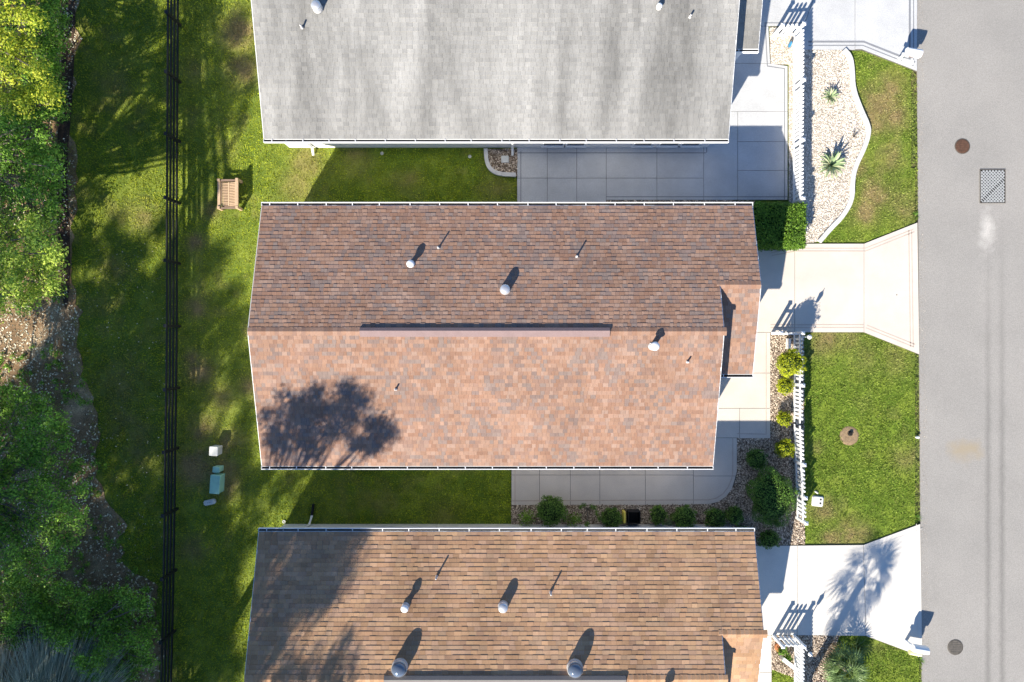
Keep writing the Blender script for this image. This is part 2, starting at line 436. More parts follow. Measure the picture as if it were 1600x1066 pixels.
# middle house drive (cream)
curve = [(1151,736),(1149,750),(1143,764),(1134,776),(1122,784),(1108,787.5)]
Mdrive_base = [[(1130,388),(1203,388),(1241,381),(1349,381),(1432.5,348),(1435.5,554),(1349,519.5),(1203,519.5),(1203,685),(1151,684)]+curve+[(799,789),(799,700),(1130,700)]]
panels = [
 [(1130,388),(1203,388),(1241,381),(1241,519.5),(1203,519.5),(1130,519.5)],
 [(1241,381),(1349,381),(1349,519.5),(1241,519.5)],
 [(1349,381),(1432.5,348),(1435.5,554),(1349,519.5)],
 [(1130,519.5),(1203,519.5),(1203,583),(1130,583)],
 [(1100,583),(1203,583),(1203,638),(1155,638),(1100,638)],
 [(1155,638),(1203,638),(1203,685),(1155,685)],
 [(1100,638),(1155,638),(1155,685),(1151,684),(1100,684)],
 [(1083,684),(1151,684),(1151,736),(1149,743.5),(1083,743.5)],
 [(1083,743.5),(1149,743.5)]+curve[2:]+[(1083,788)],
]
for a, b in ((799,843),(843,891),(891,937),(937,1008),(1008,1080.5)):
    panels.append([(a,700),(b,700),(b,742),(a,742)]); panels.append([(a,742),(b,742),(b,789),(a,789)])
panels[-1][1] = (1083,742); panels[-1][2] = (1083,789); panels[-2][1] = (1083,700); panels[-2][2] = (1083,742)
MLN = [[(1190,388),(1241,381),(1349,381),(1432.5,348),(1435.5,554),(1349,519.5),(1203,519.5)]]
lines = []
top = [(1203,388),(1241,381),(1349,381),(1423,351.7)]
for d, w in ((.16,.03),(.26,.035)):
    lines += [(top, -d-w, w), ([(1349,519.5),(1424,549.5)], d, w), ([(1203,519.5),(1349,519.5)], d, w)]
    lines += [([(1432.7,360),(1435.3,542)], -d-w-.05, w)]
lines += [([(1151,684),(1203,685),(1203,519.5)], .14, .03), ([(799,789),(1108,787.5)]+curve[::-1][1:]+[(1151,684)], .14, .035), ([(799,700),(799,789)], .12, .03)]
DRV_M = drive('driveway', 'cream concrete driveway and side walk of the red brown roofed house', Mdrive_base, panels, M['concM'], lines, M['lineM'])

# north house drive (grey)
N_base = [[(1140,-300),(1432,-300),(1432,112),(1346,79),(1240,79),(1240,42),(1200,42),(1203,100),(1230,104),(1230,313),(1146,313),(1146,320),(940,322),(808,322),(808,225),(1140,225)]]
panels = [
 [(1140,-300),(1270,-300),(1270,0),(1255,42),(1200,42),(1140,42)],
 [(1240,42),(1255,42),(1270,0),(1335,0),(1335,79),(1240,79)],
 [(1335,0),(1432,0),(1432,112),(1346,78),(1335,78)],
 [(1270,-300),(1432,-300),(1432,0),(1270,0)],
 [(1110,42),(1200,42),(1203,100),(1110,100)],
 [(1110,100),(1203,100),(1230,104),(1230,175),(1110,175)],
 [(1152,175),(1230,175),(1230,222),(1152,222)],[(1152,222),(1230,222),(1230,267),(1152,267)],[(1152,267),(1230,267),(1230,313),(1152,313)],
 [(1099,175),(1152,175),(1152,313),(1099,313)],
]
for a, b in ((808,855),(855,901),(901,947),(947,1026),(1026,1099)):
    panels.append([(a,215),(b,215),(b,279),(a,279)]); panels.append([(a,279),(b,279),(b,313 if a > 940 else 322),(a,313 if a > 940 else 322)])
lines = []
e1 = [(1262,78),(1346,78),(1424,109)]
for d, w in ((.12,.035),(.24,.07)): lines += [(e1, d, w)]
lines += [([(1432,100),(1432,-300)], .12, .035), ([(1432,100),(1432,-300)], .24, .07)]
lines += [([(1230,313),(1230,104),(1203,100),(1200,42),(1255,42)][::1], .10, .035), ([(947,313),(1230,313)], .10, .03),
          ([(808,322),(808,237)], -.15, .03), ([(808,239),(1103,239)], -.03, .03), ([(1103,239),(1103,196)], -.03, .03)]
DRV_N = drive('driveway', 'grey speckled concrete driveway and patio of the pale grey roofed house', N_base, panels, M['concN'], lines, M['lineN'])

# south house drive (pale)
S_base = [[(1120,852),(1348,851),(1437,818),(1440,1026),(1348,992),(1205,992),(1205,1500),(1120,1500)]]
panels = [[(1120,852),(1245,852),(1245,992),(1120,992)],[(1245,852),(1348,851),(1352,993),(1245,992)],[(1348,851),(1437,818),(1440,1026),(1352,993)],
          [(1120,992),(1205,992),(1205,1050),(1120,1050)],[(1120,1050),(1205,1050),(1205,1500),(1120,1500)]]
lines = [([(1350,850),(1437,818)], -.2, .02), ([(1437,818),(1440,1026)], -.16, .02)]
DRV_S = drive('driveway', 'white concrete driveway of the tan roofed house with palm shadow', S_base, panels, M['concS'], lines, M['lineS'])

# ------------------------------------------------------------------ gravel beds
def octa(n):
    base = np.array([(1,0,0),(0,1,0),(-1,0,0),(0,-1,0),(0,0,1),(0,0,-1)], float)
    fc = np.array([(0,1,4),(1,2,4),(2,3,4),(3,0,4),(1,0,5),(2,1,5),(3,2,5),(0,3,5)])
    return base, fc
def scatter_stones(name, poly, dens, z, m, size=(.018, .04), excl=(), parent=None):
    xs = [p[0] for p in poly]; ys = [p[1] for p in poly]
    A = (max(xs)-min(xs))*(max(ys)-min(ys)); n = int(A*dens)
    x = rng.uniform(min(xs), max(xs), n); y = rng.uniform(min(ys), max(ys), n)
    k = inpoly(x, y, poly)
    for e in excl: k &= ~inpoly(x, y, e)
    x = x[k]; y = y[k]; n = len(x)
    base, fc = octa(1)
    s = rng.uniform(size[0], size[1], (n, 1, 1))*rng.uniform(.7, 1.3, (n, 1, 3))*np.array([1, 1, .6])
    a = rng.uniform(0, 6.28, n); ca, sa = np.cos(a), np.sin(a)
    V = base[None]*s + rng.normal(0, .15, (n, 6, 3))*s
    X = V[..., 0]*ca[:, None]-V[..., 1]*sa[:, None]; Y = V[..., 0]*sa[:, None]+V[..., 1]*ca[:, None]
    V = np.stack([X+x[:, None], Y+y[:, None], V[..., 2]+z+.01+rng.uniform(0, .012, (n, 1))], -1).reshape(-1, 3)
    Fc = (fc[None]+(np.arange(n)*6)[:, None, None]).reshape(-1, 3)
    o = link(name, np_mesh(name, V, Fc, m), parent)
    return tag(o, kind='stuff')
def bed(label, pts, dens, m, size=(.015, .032), excl=(), sm=0, soil=None):
    poly = PL(pts)
    if sm: poly = smooth_poly(poly, sm, True)
    b = MB(); b.prism(poly, 0, .03); o = tag(b.build('gravel_bed', soil or M['soilbed']), label, kind='structure')
    s = scatter_stones('gravel', poly, dens, .03, m, size, excl)
    s['label'] = label.replace('bed', 'stones of the bed', 1); 
    return poly
curbN = [(1317,79),(1327,90),(1330,110),(1331,140),(1342,170),(1354,196),(1356,208),(1349,232),(1334,262),(1330,285),(1330,312),(1316,338),(1296,358),(1279,378)]
curbNw = smooth_poly(PL(curbN), 2)
NB = [(1232,100),(1242,100),(1242,79)]+[(a-3, b) for a, b in curbN]+[(1258,380),(1258,318),(1232,318)]
bed('pale gravel bed behind the white fence with two agaves', NB, 2300, M['pebN'], (.010, .022), soil=M['soilpale'])
bed('small gravel bed inside the corner of the upper white fence', [(1202,44),(1242,44),(1242,101),(1204,101)], 2300, M['pebN'], (.010, .022), soil=M['soilpale'])
bed('river stone bed beside the red brown roofed house, full of round shrubs',
    [(1203,520),(1255,520),(1256,780),(1257,850),(1140,852),(1130,838),(799,835),(799,789),(1108,787.5)]+[(a, b) for a, b in curve[::-1][1:]]+[(1151,684),(1203,685)], 1200, M['pebbrown'])
bed('gravel bed with plants inside the bottom right white fence', [(1205,992),(1312,992),(1296,1030),(1300,1200),(1262,1200),(1262,1066),(1205,1045)], 1200, M['pebbrown'])
bed('little gravel corner bed against the pale grey roofed house', [(759,233),(808,233),(808,276),(786,275),(768,264)], 900, M['pebbrown'])
bed('thin gravel strip beside the blue shaded patio', [(948,314),(1178,314),(1178,322),(948,322)], 900, M['pebbrown'])
scatter_stones('road_grit', [(P(1432, -20)[0], 13.2), (P(1432, -20)[0]+.22, 13.2), (P(1441, 1080)[0]+.25, -13.2), (P(1441, 1080)[0]-.0, -13.2)], 260, .012, M['pebbrown'], (.004, .011))['label'] = 'fine grit gathered along the edge of the road'
def curb(label, pts, w=.17, z=.11):
    root = empty('curb', (pts[0][0], pts[0][1], 0), label, None, None, 'structure')
    a = offset_line(pts, -w/2); b = offset_line(pts, w/2)
    L = 0; cuts = [0]
    for i in range(1, len(pts)):
        L += math.dist(pts[i], pts[i-1])
        if L > 1.15: cuts.append(i); L = 0
    if cuts[-1] != len(pts)-1: cuts.append(len(pts)-1)
    for c0, c1 in zip(cuts[:-1], cuts[1:]):
        s = MB()
        poly = a[c0:c1+1]+b[c0:c1+1][::-1]
        s.prism(shrink(poly, .004), 0, z); s.build('curb_piece', M['curb'], root)
    return root
curb('curving white concrete curb between pale gravel and front lawn', curbNw)
curb('small curved concrete curb around corner gravel bed', smooth_poly(PL([(759,233),(760,252),(766,266),(780,273),(806,274)]), 2), .15)

# ------------------------------------------------------------------ grass blades
LAWNS = [
 [(-22,17), *[p for p in PL([(96,-420),(122,-200),(120,0),(116,140),(106,260),(112,380),(110,470),(128,560),(140,650),(160,740),(190,830),(205,890),(225,905),(262,960),(256,1066),(250,1300)])], (-8.0,-17), (-8.0,-6.75), P(798,819), P(798,725), P(415,725), P(440,320), P(806,320), P(806,278), P(778,276), P(762,266), P(755,233), P(440,231), (-7.8,17)],
 PL([(1320,81),(1346,80),(1432,114),(1434,346),(1349,379),(1284,379)]+[(a+4, b) for a, b in curbN[::-1][1:-1]]),
 PL([(1256,521),(1349,521),(1434,556),(1436,817),(1348,849),(1259,849),(1258,780)]),
 PL([(1314,994),(1349,994),(1440,1028),(1442,1200),(1300,1200),(1298,1030)]),
 PL([(1207,1046),(1240,1056),(1240,1200),(1207,1200)]),
]
LAWNS[0] = LAWNS[0][1:]
def blades():
    X = []; Y = []
    for i, lp in enumerate(LAWNS):
        xs = [p[0] for p in lp]; ys = [p[1] for p in lp]
        x0, x1, y0, y1 = max(min(xs), -19.5), min(max(xs), 20), max(min(ys), -14), min(max(ys), 14)
        n = int((x1-x0)*(y1-y0)*(900 if i == 0 else 1200))
        x = rng.uniform(x0, x1, n); y = rng.uniform(y0, y1, n); k = inpoly(x, y, lp)
        x = x[k]; y = y[k]
        # ground hidden below the houses stays bare
        X.append(x); Y.append(y)
    # grass straggling into the leaf litter
    wp = PL([(100,470),(150,470),(215,760),(262,900),(262,1066),(60,1066),(0,900),(0,600),(80,560)])
    xs = [p[0] for p in wp]; ys = [p[1] for p in wp]; n = 90000
    x = rng.uniform(min(xs), max(xs), n); y = rng.uniform(min(ys), max(ys), n)
    k = inpoly(x, y, wp) & (vnoise(x, y, 1.1)*.6+vnoise(x, y, 4.5)*.5+rng.random(n)*.12 > .66)
    X.append(x[k]); Y.append(y[k])
    x = np.concatenate(X); y = np.concatenate(Y)
    d = dryf(x, y); k = (rng.random(len(x)) > d*.5) & (vnoise(x, y, 9)*.6+vnoise(x, y, 23)*.4+rng.random(len(x))*.35 > .48)
    hx, hy = P(1327, 681); k &= (x-hx)**2+(y-hy)**2 > .32**2
    vx, vy = P(1277, 783); k &= ~((abs(x-vx) < .26) & (abs(y-vy) < .22))
    x = x[k]; y = y[k]; d = d[k]; n = len(x)
    a = rng.uniform(0, 6.283, n); w = rng.uniform(.010, .022, n); h = rng.uniform(.018, .05, n); h[rng.random(n) < .12] += .03; x = x+rng.normal(0, .016, n); y = y+rng.normal(0, .016, n); l = rng.uniform(.02, .06, n)
    lean = rng.uniform(0, 6.283, n)
    c, s = np.cos(a), np.sin(a)
    z = np.zeros(n)-.004
    p0 = np.stack([x-c*w, y-s*w, z], 1); p1 = np.stack([x+c*w, y+s*w, z], 1)
    p2 = np.stack([x+np.cos(lean)*l, y+np.sin(lean)*l, h], 1)
    T = np.stack([p0, p1, p2], 1); dd = np.clip(d+rng.normal(0, .12, n), 0, 1)
    for msk, m, lb in ((x < 8, M['blade'], 'yellow green grass of the back lawn and the side strips between the houses'), (x >= 8, M['bladeF'], 'short green and patchy tan grass of the front lawns beside the road')):
        k = msk.sum(); o = link('grass', np_mesh('grass', T[msk].reshape(-1, 3), np.arange(3*k).reshape(-1, 3), m, attrs={'dry': np.repeat(dd[msk], 3)}))
        tag(o, lb, 'grass', kind='stuff')
blades()

def scatter_leaves(name, poly, n, z, m, size, label):
    xs = [p[0] for p in poly]; ys = [p[1] for p in poly]
    x = rng.uniform(max(min(xs), -20), min(max(xs), 18), n); y = rng.uniform(max(min(ys), -14), min(max(ys), 14), n)
    k = inpoly(x, y, poly) & (vnoise(x, y, .7)+rng.random(n)*.6 > .62)
    x = x[k]; y = y[k]; n = len(x)
    c = np.stack([x, y, np.full(n, z)+rng.uniform(0, .02, n)], 1)
    V, Fc = leaf_quads(c, size, up=2.5)
    tag(link(name, np_mesh(name, V, Fc, m)), label, 'leaves', kind='stuff')
def leaf_quads(c, size, up=.5, out=None, aspect=.5):
    """a kinked diamond for each centre"""
    n = len(c)
    nr = rng.normal(0, 1, (n, 3)); nr[:, 2] = np.abs(nr[:, 2])+up
    if out is not None: nr = nr*.6+out*1.3
    nr /= np.linalg.norm(nr, axis=1)[:, None]
    t = rng.normal(0, 1, (n, 3)); t -= nr*(t*nr).sum(1)[:, None]; t /= np.linalg.norm(t, axis=1)[:, None]
    b = np.cross(nr, t)
    s = (size*rng.uniform(.6, 1.35, n))[:, None]
    v0 = c-t*s*.5; v2 = c+t*s*.5; v1 = c+b*s*.5*aspect-nr*s*.08; v3 = c-b*s*.5*aspect-nr*s*.08
    V = np.stack([v0, v1, v2, v3], 1).reshape(-1, 3)
    return V, np.arange(4*n).reshape(-1, 4)
scatter_leaves('fallen_leaves', WOODs, 30000, .03, M['litterleaf'], .085, 'pale fallen leaves scattered over the woodland floor')
scatter_leaves('stray_leaves', PL([(120,380),(262,380),(262,1066),(200,1000),(130,600)]), 500, .05, M['litterleaf'], .05, 'few stray dry leaves on the grass beside the wood')

# ------------------------------------------------------------------ houses
PAL_M = [(.315,.19,.13),(.285,.165,.112),(.335,.21,.15),(.27,.168,.124),(.235,.168,.14),(.25,.186,.155),(.325,.217,.163),(.285,.185,.142)]
W_M = [.2,.16,.15,.14,.1,.08,.1,.07]
PAL_S = [(.42,.255,.145),(.38,.225,.13),(.45,.28,.17),(.35,.21,.12),(.40,.25,.16),(.33,.20,.125),(.43,.27,.155),(.37,.24,.15)]
W_S = [.2,.15,.12,.12,.12,.09,.1,.1]
PAL_N = [(.268,.26,.24),(.26,.253,.235),(.275,.267,.247),(.264,.257,.238),(.254,.247,.23),(.271,.263,.243),(.266,.259,.24),(.262,.255,.236)]
W_N = [.125]*8

def slope_tabs(x0, x1, yE, zE, yR, zR, expo, wlo, whi, pal, wts, keep=.35, fixed=None):
    """list of tabs: (cx, v, width, colour index, thick); v along slope from eave"""
    L = math.hypot(yR-yE, zR-zE); n = max(1, round(L/expo)); e = L/n
    if fixed: e = fixed; n = int(L/e+.35)
    T = []; y0_ = yE*3
    for i in range(n):
        x = x0 - random.uniform(0, whi); ci = 0
        while x < x1:
            w = random.uniform(wlo, whi); a = max(x, x0); b = min(x+w, x1)
            if b-a > .02:
                if random.random() > keep:
                    nb = vnoise(np.array([x]), np.array([y0_+i*e]), 1.9)[0]*.6+vnoise(np.array([x+50]), np.array([y0_+i*e]), 5)[0]*.4
                    ww = [q*(math.exp((nb-.5)*7) if k in (4, 5, 3) else 1) for k, q in enumerate(wts)]
                    ci = random.choices(range(len(pal)), ww)[0]
                T.append(((a+b)/2, i*e, b-a-.004, ci, random.choice((.008, .012, .017)), e))
            x += w
    return T
def tabs_mesh(name, T, yE, zE, yR, zR, pal, m):
    d = np.array([0, yR-yE, zR-zE]); d /= np.linalg.norm(d); nr = np.array([0, -d[2], d[1]])
    if nr[2] < 0: nr = -nr
    c = np.array([t[0] for t in T]); v = np.array([t[1] for t in T]); w = np.array([t[2] for t in T])
    th = np.array([t[4] for t in T]); e = np.array([t[5] for t in T])
    def pt(x, vv, h): return np.stack([x, yE+d[1]*vv+nr[1]*h, zE+d[2]*vv+nr[2]*h], 1)
    o = np.zeros(len(T)); wj = v
    a0 = pt(c-w/2, wj, th); a1 = pt(c+w/2, wj, th); b1 = pt(c+w/2, wj+e, o+.0022); b0 = pt(c-w/2, wj+e, o+.0022)
    g0 = pt(c-w/2, wj, o-.002); g1 = pt(c+w/2, wj, o-.002)
    V = np.stack([a0, a1, b1, b0, g0, g1], 1).reshape(-1, 3)
    flip = yR < yE
    q = [(0,1,2,3),(4,5,1,0),(4,0,3,3),(5,2,1,1)]
    fc = np.array([(0,1,2,3),(4,5,1,0)]) if not flip else np.array([(3,2,1,0),(0,1,5,4)])
    Fc = (fc[None]+(np.arange(len(T))*6)[:, None, None]).reshape(-1, 4)
    P_ = np.array(pal)[[t[3] for t in T]]
    C = np.repeat(P_*rng.uniform(.92, 1.08, (len(T), 1)), 6, 0)
    return np_mesh(name, V, Fc, m, attrs={'Col': C})
def slab(mb, x0, x1, yA, zA, yB, zB, t):
    mb.add([(x0,yA,zA),(x1,yA,zA),(x1,yB,zB),(x0,yB,zB),(x0,yA,zA-t),(x1,yA,zA-t),(x1,yB,zB-t),(x0,yB,zB-t)],
           [(0,1,2,3) if yB > yA else (3,2,1,0),(4,7,6,5) if yB > yA else (5,6,7,4),(0,4,5,1),(1,5,6,2),(2,6,7,3),(3,7,4,0)])

def window(parent, x0, x1, y, z0, z1, side=-1):
    """window on a wall facing side*Y"""
    w = MB(); t = .05
    yo = y+side*.035
    ya, yb = min(y, yo), max(y, yo)
    w.box(x0, ya, z0, x0+t, yb, z1); w.box(x1-t, ya, z0, x1, yb, z1)
    w.box(x0+t+.001, ya, z0, x1-t-.001, yb, z0+t); w.box(x0+t+.001, ya, z1-t, x1-t-.001, yb, z1)
    w.box(x0+t+.001, ya+.006, (z0+z1)/2-.02, x1-t-.001, yb-.006, (z0+z1)/2+.02)
    o = w.build('window', M['white'], parent)
    p = MB(); p.box(x0+t+.002, min(y, y+side*.012), z0+t+.002, x1-t-.002, max(y, y+side*.012), z1-t-.002)
    p.build('pane', M['glass'], o)
    s = MB(); s.box(x0-.05, min(y+side*.002, y+side*.07), z0-.05, x1+.05, max(y+side*.002, y+side*.07), z0-.003); s.build('sill', M['white'], o)
def gutter(parent, x0, x1, y, z, side, blue=False):
    """white gutter along an eave; side = outward Y direction"""
    g = MB(); w = .12
    def yy(a): return y+side*a
    def bx(a0, a1, z0, z1, xa=x0, xb=x1): g.box(xa, min(yy(a0), yy(a1)), z0, xb, max(yy(a0), yy(a1)), z1)
    bx(.004, .018, z-.12, z-.012); bx(.018, w-.022, z-.12, z-.106); bx(w-.022, w, z-.12, z+.005)
    bx(.0185, w-.0225, z-.105, z-.004, x0, x0+.012); bx(.0185, w-.0225, z-.105, z-.004, x1-.012, x1)
    o = g.build('gutter', M['trim'], parent)
    d = MB(); d.box(x0+.02, min(yy(.020), yy(w-.024)), z-.104, x1-.02, max(yy(.020), yy(w-.024)), z-.07); d.build('gutter_debris_and_shade', M['gutdirtshade'], o)  # dark sheet along the trough, for dirt and shade together
    x = x0+.28
    hm = MB(); hm.box(-.014, -.052, -.004, .014, .052, .004); hme = hm.mesh('gutter_hanger', M['trim'])
    while x < x1-.1:
        h = link('gutter_hanger', hme, o, local=False)
        h.location = Vector(h.location)+Vector((x, yy(.068), z-.006))
        x += random.uniform(.85, 1.05)
    return o
def ridge_caps(parent, x0, x1, y, z, slA, slB, pal, m, skip=None, w=.13, step=.14):
    x = x0; metas = []
    for c in pal[:4]:
        V = [(-step*.62,-w,-w*slA+.02),(step*.5,-w,-w*slA+.008),(step*.5,0,.014),(-step*.62,0,.028),(step*.5,w,-w*slB+.008),(-step*.62,w,-w*slB+.02),
             (-step*.62,-w,-w*slA-.002),(-step*.62,0,.002),(-step*.62,w,-w*slB-.002)]
        Fc = [(0,1,2,3),(3,2,4,5),(6,0,3,7),(7,3,5,8)]
        me = np_mesh('ridge_cap', V, Fc, m, attrs={'Col': [c]*len(V)}); metas.append(me)
    while x < x1-.02:
        if skip is None or not (skip[0] < x < skip[1]):
            o = link('ridge_cap', random.choice(metas), parent); o.location = Vector(o.location)+Vector((x+step*.6, y, z))
        x += step
def vent(parent, px, py, z, r, h, slope_dir, kind='cap', name='vent_pipe'):
    """roof vent standing at photo position px,py on a roof of height z"""
    x, y = P(px, py, z+h)
    s = MB()
    rr = r*.62 if kind == 'cap' else r
    s.lathe([(rr, -.1), (rr, h-.05 if kind != 'pipe' else h)], 16, (x, y, z))
    o = s.build(name, M['lead'] if kind == 'pipe' else M['metal'], parent, True)
    f = MB(); a = r*.72 if kind != 'pipe' else .04
    f.box(x-a, -a, -.004, x+a, a, .006, Matrix.Translation((0, y, z+.024)) @ Matrix.Rotation(math.atan(slope_dir), 4, 'X'))
    q = 1.6 if kind in ('cap', 'pipe') else 1.1
    f.lathe([(rr*q, 0), (rr*1.05, .07)], 16, (x, y, z-.01)); f.build('flashing', M['lead'], o)
    c = MB()
    if kind == 'cap': c.lathe([(r*.9, h-.06), (r, h-.05), (r, h-.02), (r*.75, h+.015), (r*.2, h+.035)], 20, (x, y, z)); c.build('cap', M['white'], o, True)
    elif kind == 'turn': c.lathe([(r, h-.05), (r*1.03, h-.02), (r*.97, h), (r*.7, h+.03), (r*.25, h+.045)], 24, (x, y, z)); c.build('cap', M['metal'], o, True)
    elif kind == 'dome':
        c.lathe([(r*1.04, h-.08), (r*1.04, h-.03)], 28, (x, y, z)); c.build('ring', M['steel'], o, True)
        e = MB(); e.lathe([(r*math.cos(t), h-.03+r*.75*math.sin(t)) for t in [i*math.pi/2/7 for i in range(8)]][:-1]+[(.01, h-.03+r*.75)], 28, (x, y, z)); e.build('dome', M['dome'], o, True)
    return o

def house(loc, label, W, yS, yR, yN, E, yr2, yS2, E2, ze, zr, pal, wts, shm, expo, wlo, whi, keep, wall, ovh, wins, ridge=None, rm=None, n_single=300, debris=True):
    """gabled house; E = main gable end, E2 = end of the lower east wing"""
    root = empty('house', (loc[0], loc[1], 0), label, 'house', 'gabled houses side by side along the street')
    sN = (zr-ze)/(yN-yR); sS = (zr-ze)/(yR-yS)
    zr2 = zr-(yr2-yR)*sN; s2 = (zr2-ze)/(yr2-yS2)
    t = .14; dz = -.03
    # walls
    xw0 = W+.07; xw1 = E-.05; yw0 = yS+ovh; yw1 = yN-ovh; th = .12
    def topz(y): return (zr-(y-yR)*sN if y > yR else zr-(yR-y)*sS)-t-.01+dz
    b = MB(); b.box(xw0+th, yw0, 0, xw1-th, yw0+th, topz(yw0)); ws = b.build('wall', wall, root)
    b = MB(); b.box(xw0+th, yw1-th, 0, E2-.12-th, yw1, topz(yw1)); b.build('wall', wall, root)
    def gab(x, ya, yb, yr, f):
        b = MB(); pts = [(ya, 0), (yb, 0), (yb, f(yb)), (yr, f(yr)), (ya, f(ya))]
        n = 5; b.add([(x, p[0], p[1]) for p in pts]+[(x+th, p[0], p[1]) for p in pts], [tuple(range(5))[::-1], tuple(range(5, 10))]+[(i, (i+1) % 5, 5+(i+1) % 5, 5+i) for i in range(5)])
        return b
    gab(xw0, yw0, yw1, yR, topz).build('wall', wall, root)
    gab(xw1-th, yw0, yr2-.02, yR, topz).build('wall', wall, root)
    f2 = lambda y: (zr-(y-yR)*sN if y > yr2 else zr2-(yr2-y)*s2)-t-.012+dz
    x2 = E2-.12
    gab(x2-th, yS2+.4, yw1, yr2, f2).build('wall', wall, root)
    b = MB(); b.box(xw1+.001, yS2+.4, 0, x2-th-.001, yS2+.4+th, f2(yS2+.4)); b.build('wall', wall, root)
    # garage door on the wing
    g = MB(); ym = (yS2+yw1)/2+.3
    gd = MB()
    for i in range(5):
        gd = MB(); gd.box(x2+.002, ym-1.2, .05+i*.46, x2+.035, ym+1.2, .05+i*.46+.44)
        if i == 0: gdo = gd.build('garage_door', M['white'], root)
        else: gd.build('door_panel', M['white'], gdo)
    for (a, bb, z0, z1) in wins: window(root, a, bb, yw0, z0, z1, -1)
    # roof deck
    d = MB()
    slab(d, W, E, yS, ze+dz, yR, zr+dz, t); slab(d, W, E, yN, ze+dz, yR, zr+dz, t)
    roof = d.build('roof', M['trim'], root)
    d = MB(); slab(d, E+.002, E2, yN, ze+dz, yr2, zr2+dz, t); slab(d, E+.002, E2, yS2, ze+dz, yr2, zr2+dz, t)
    d.build('wing_roof', M['trim'], roof)
    inset = .022
    allT = []
    slopes = [(W+inset, E-inset, yN+.01, ze, yR, zr), (W+inset, E-inset, yS-.01, ze, yR, zr),
              (E-inset, E2-inset, yN+.01, ze, yr2, zr2), (E+.004, E2-inset, yS2-.01, ze, yr2, zr2)]
    cand = []
    for si, (a, bb, y0, z0, y1, z1) in enumerate(slopes):
        y0z = z0-.02; T = slope_tabs(a, bb, y0, y0z, y1, z1-.02, expo, wlo, whi, pal, wts, keep, fixed=allT[0][0][5] if si == 2 else None)
        allT.append(T)
        L = math.hypot(y1-y0, z1-z0)
        for k, tt in enumerate(T):
            fr = tt[1]/L; yy = y0+(y1-y0)*fr; zz = z0+(z1-z0)*fr
            if abs(yy) < 9.6: cand.append((-(tt[2]/(25-zz)), si, k))
    cand.sort(); pick = set((si, k) for _, si, k in cand[:n_single])
    # a few shared single-shingle meshes
    for si, (a, bb, y0, z0, y1, z1) in enumerate(slopes):
        T = allT[si]; rest = [tt for k, tt in enumerate(T) if (si, k) not in pick]
        me = tabs_mesh('shingles', rest, y0, z0-.02, y1, z1-.02, pal, shm)
        tag(link('shingles', me, roof), kind='stuff')
        e = T[0][5]; sg = 1 if y1 > y0 else -1
        singles = {}
        dv = Vector((0, y1-y0, z1-z0)).normalized()
        ang = math.atan2(z1-z0, (y1-y0)*sg)
        for k, tt in enumerate(T):
            if (si, k) not in pick: continue
            key = tt[3]
            if key not in singles:
                V = [(-.5,0,.012),(.5,0,.012),(.5,e,.003),(-.5,e,.003),(-.5,0,-.002),(.5,0,-.002)]
                singles[key] = np_mesh('shingle', V, [(0,1,2,3),(4,5,1,0)], shm, attrs={'Col': [pal[key]]*6})
            o = link('shingle', singles[key], roof)
            o.location = Vector(o.location)+Vector((tt[0], y0, z0-.02))+dv*tt[1]
            o.rotation_euler = (ang, 0, 0) if sg > 0 else (ang, 0, math.pi)
            o.scale = (tt[2], 1, 1)
    ridge_caps(roof, W+.02, E-.03, yR, zr-.02, sS, sN, pal, shm, ridge)
    ridge_caps(roof, E-.12, E2-.03, yr2, zr2-.02, s2, sN, pal, shm)
    if ridge:
        a, bb = ridge; v = MB(); w = .17
        v.add([(a,yR-w,zr-w*sS+.035),(bb,yR-w,zr-w*sS+.035),(bb,yR+.02,zr+.07),(a,yR+.02,zr+.07),(bb,yR+.12,zr-.12*sN+.05),(a,yR+.12,zr-.12*sN+.05),
               (a,yR-w,zr-w*sS-.01),(bb,yR-w,zr-w*sS-.01),(bb,yR+.12,zr-.12*sN-.01),(a,yR+.12,zr-.12*sN-.01)],
              [(0,1,2,3),(3,2,4,5),(6,7,1,0),(5,4,8,9),(6,0,3,5,9),(7,8,4,2,1)])
        v.build('ridge_vent', rm, root)
    gutter(root, W+.0, E2, yN+.012, ze-.01, 1)
    gutter(root, W+.0, E, yS-.012, ze-.01, -1)
    gutter(root, E+.05, E2, yS2-.012, ze-.01, -1)
    # rake trim boards
    return root, roof, (sN, sS)

ZE, ZR = 2.45, 3.65
win_m = [(-5.2,-4.1,1.0,2.2),(-1.5,-.4,1.0,2.2),(2.4,3.5,1.0,2.2)]
HM, HMr, (mN, mS) = house((-.6, .2), 'middle house with red brown shingle roof and four white roof vents', -8.29, -4.12, .30, 4.46, 6.66, 1.795, -1.08, 7.97, ZE, ZR,
    PAL_M, W_M, M['shingle'], .133, .09, .19, .15, M['siding'], .38, win_m, ridge=((562-800)*.02, (953-800)*.02), rm=M['ridgeM'])
yo = 10.42
HN, HNr, _ = house((-.6, 10.7), 'top house with weathered pale grey shingle roof', -8.22, 6.70, 11.12, 15.28, 7.17, 12.6, 9.68, 8.16, ZE, ZR,
    PAL_N, W_N, M['shingleG'], .133, .14, .24, .2, M['siding'], .38,
    [(1.10,1.88,.3,1.6),(1.93,2.64,.3,1.6),(4.36,5.05,.3,1.6),(5.28,6.02,.3,1.6),(6.06,6.76,.3,1.6)], ridge=(-3, 3), rm=M['ridgeS'])
HS, HSr, _ = house((-.6, -10.2), 'bottom house with tan shingle roof and two glass skylight domes', -8.39, -15.0, -10.59, -6.32, 6.70, -9.33, -12.2, 8.03, ZE, ZR,
    PAL_S, W_S, M['shingleT'], .14, .17, .27, .3, M['sidingB'], .38, [(a, b, c, d) for a, b, c, d in win_m], ridge=((600-800)*.02, (978-800)*.02), rm=M['ridgeS'])

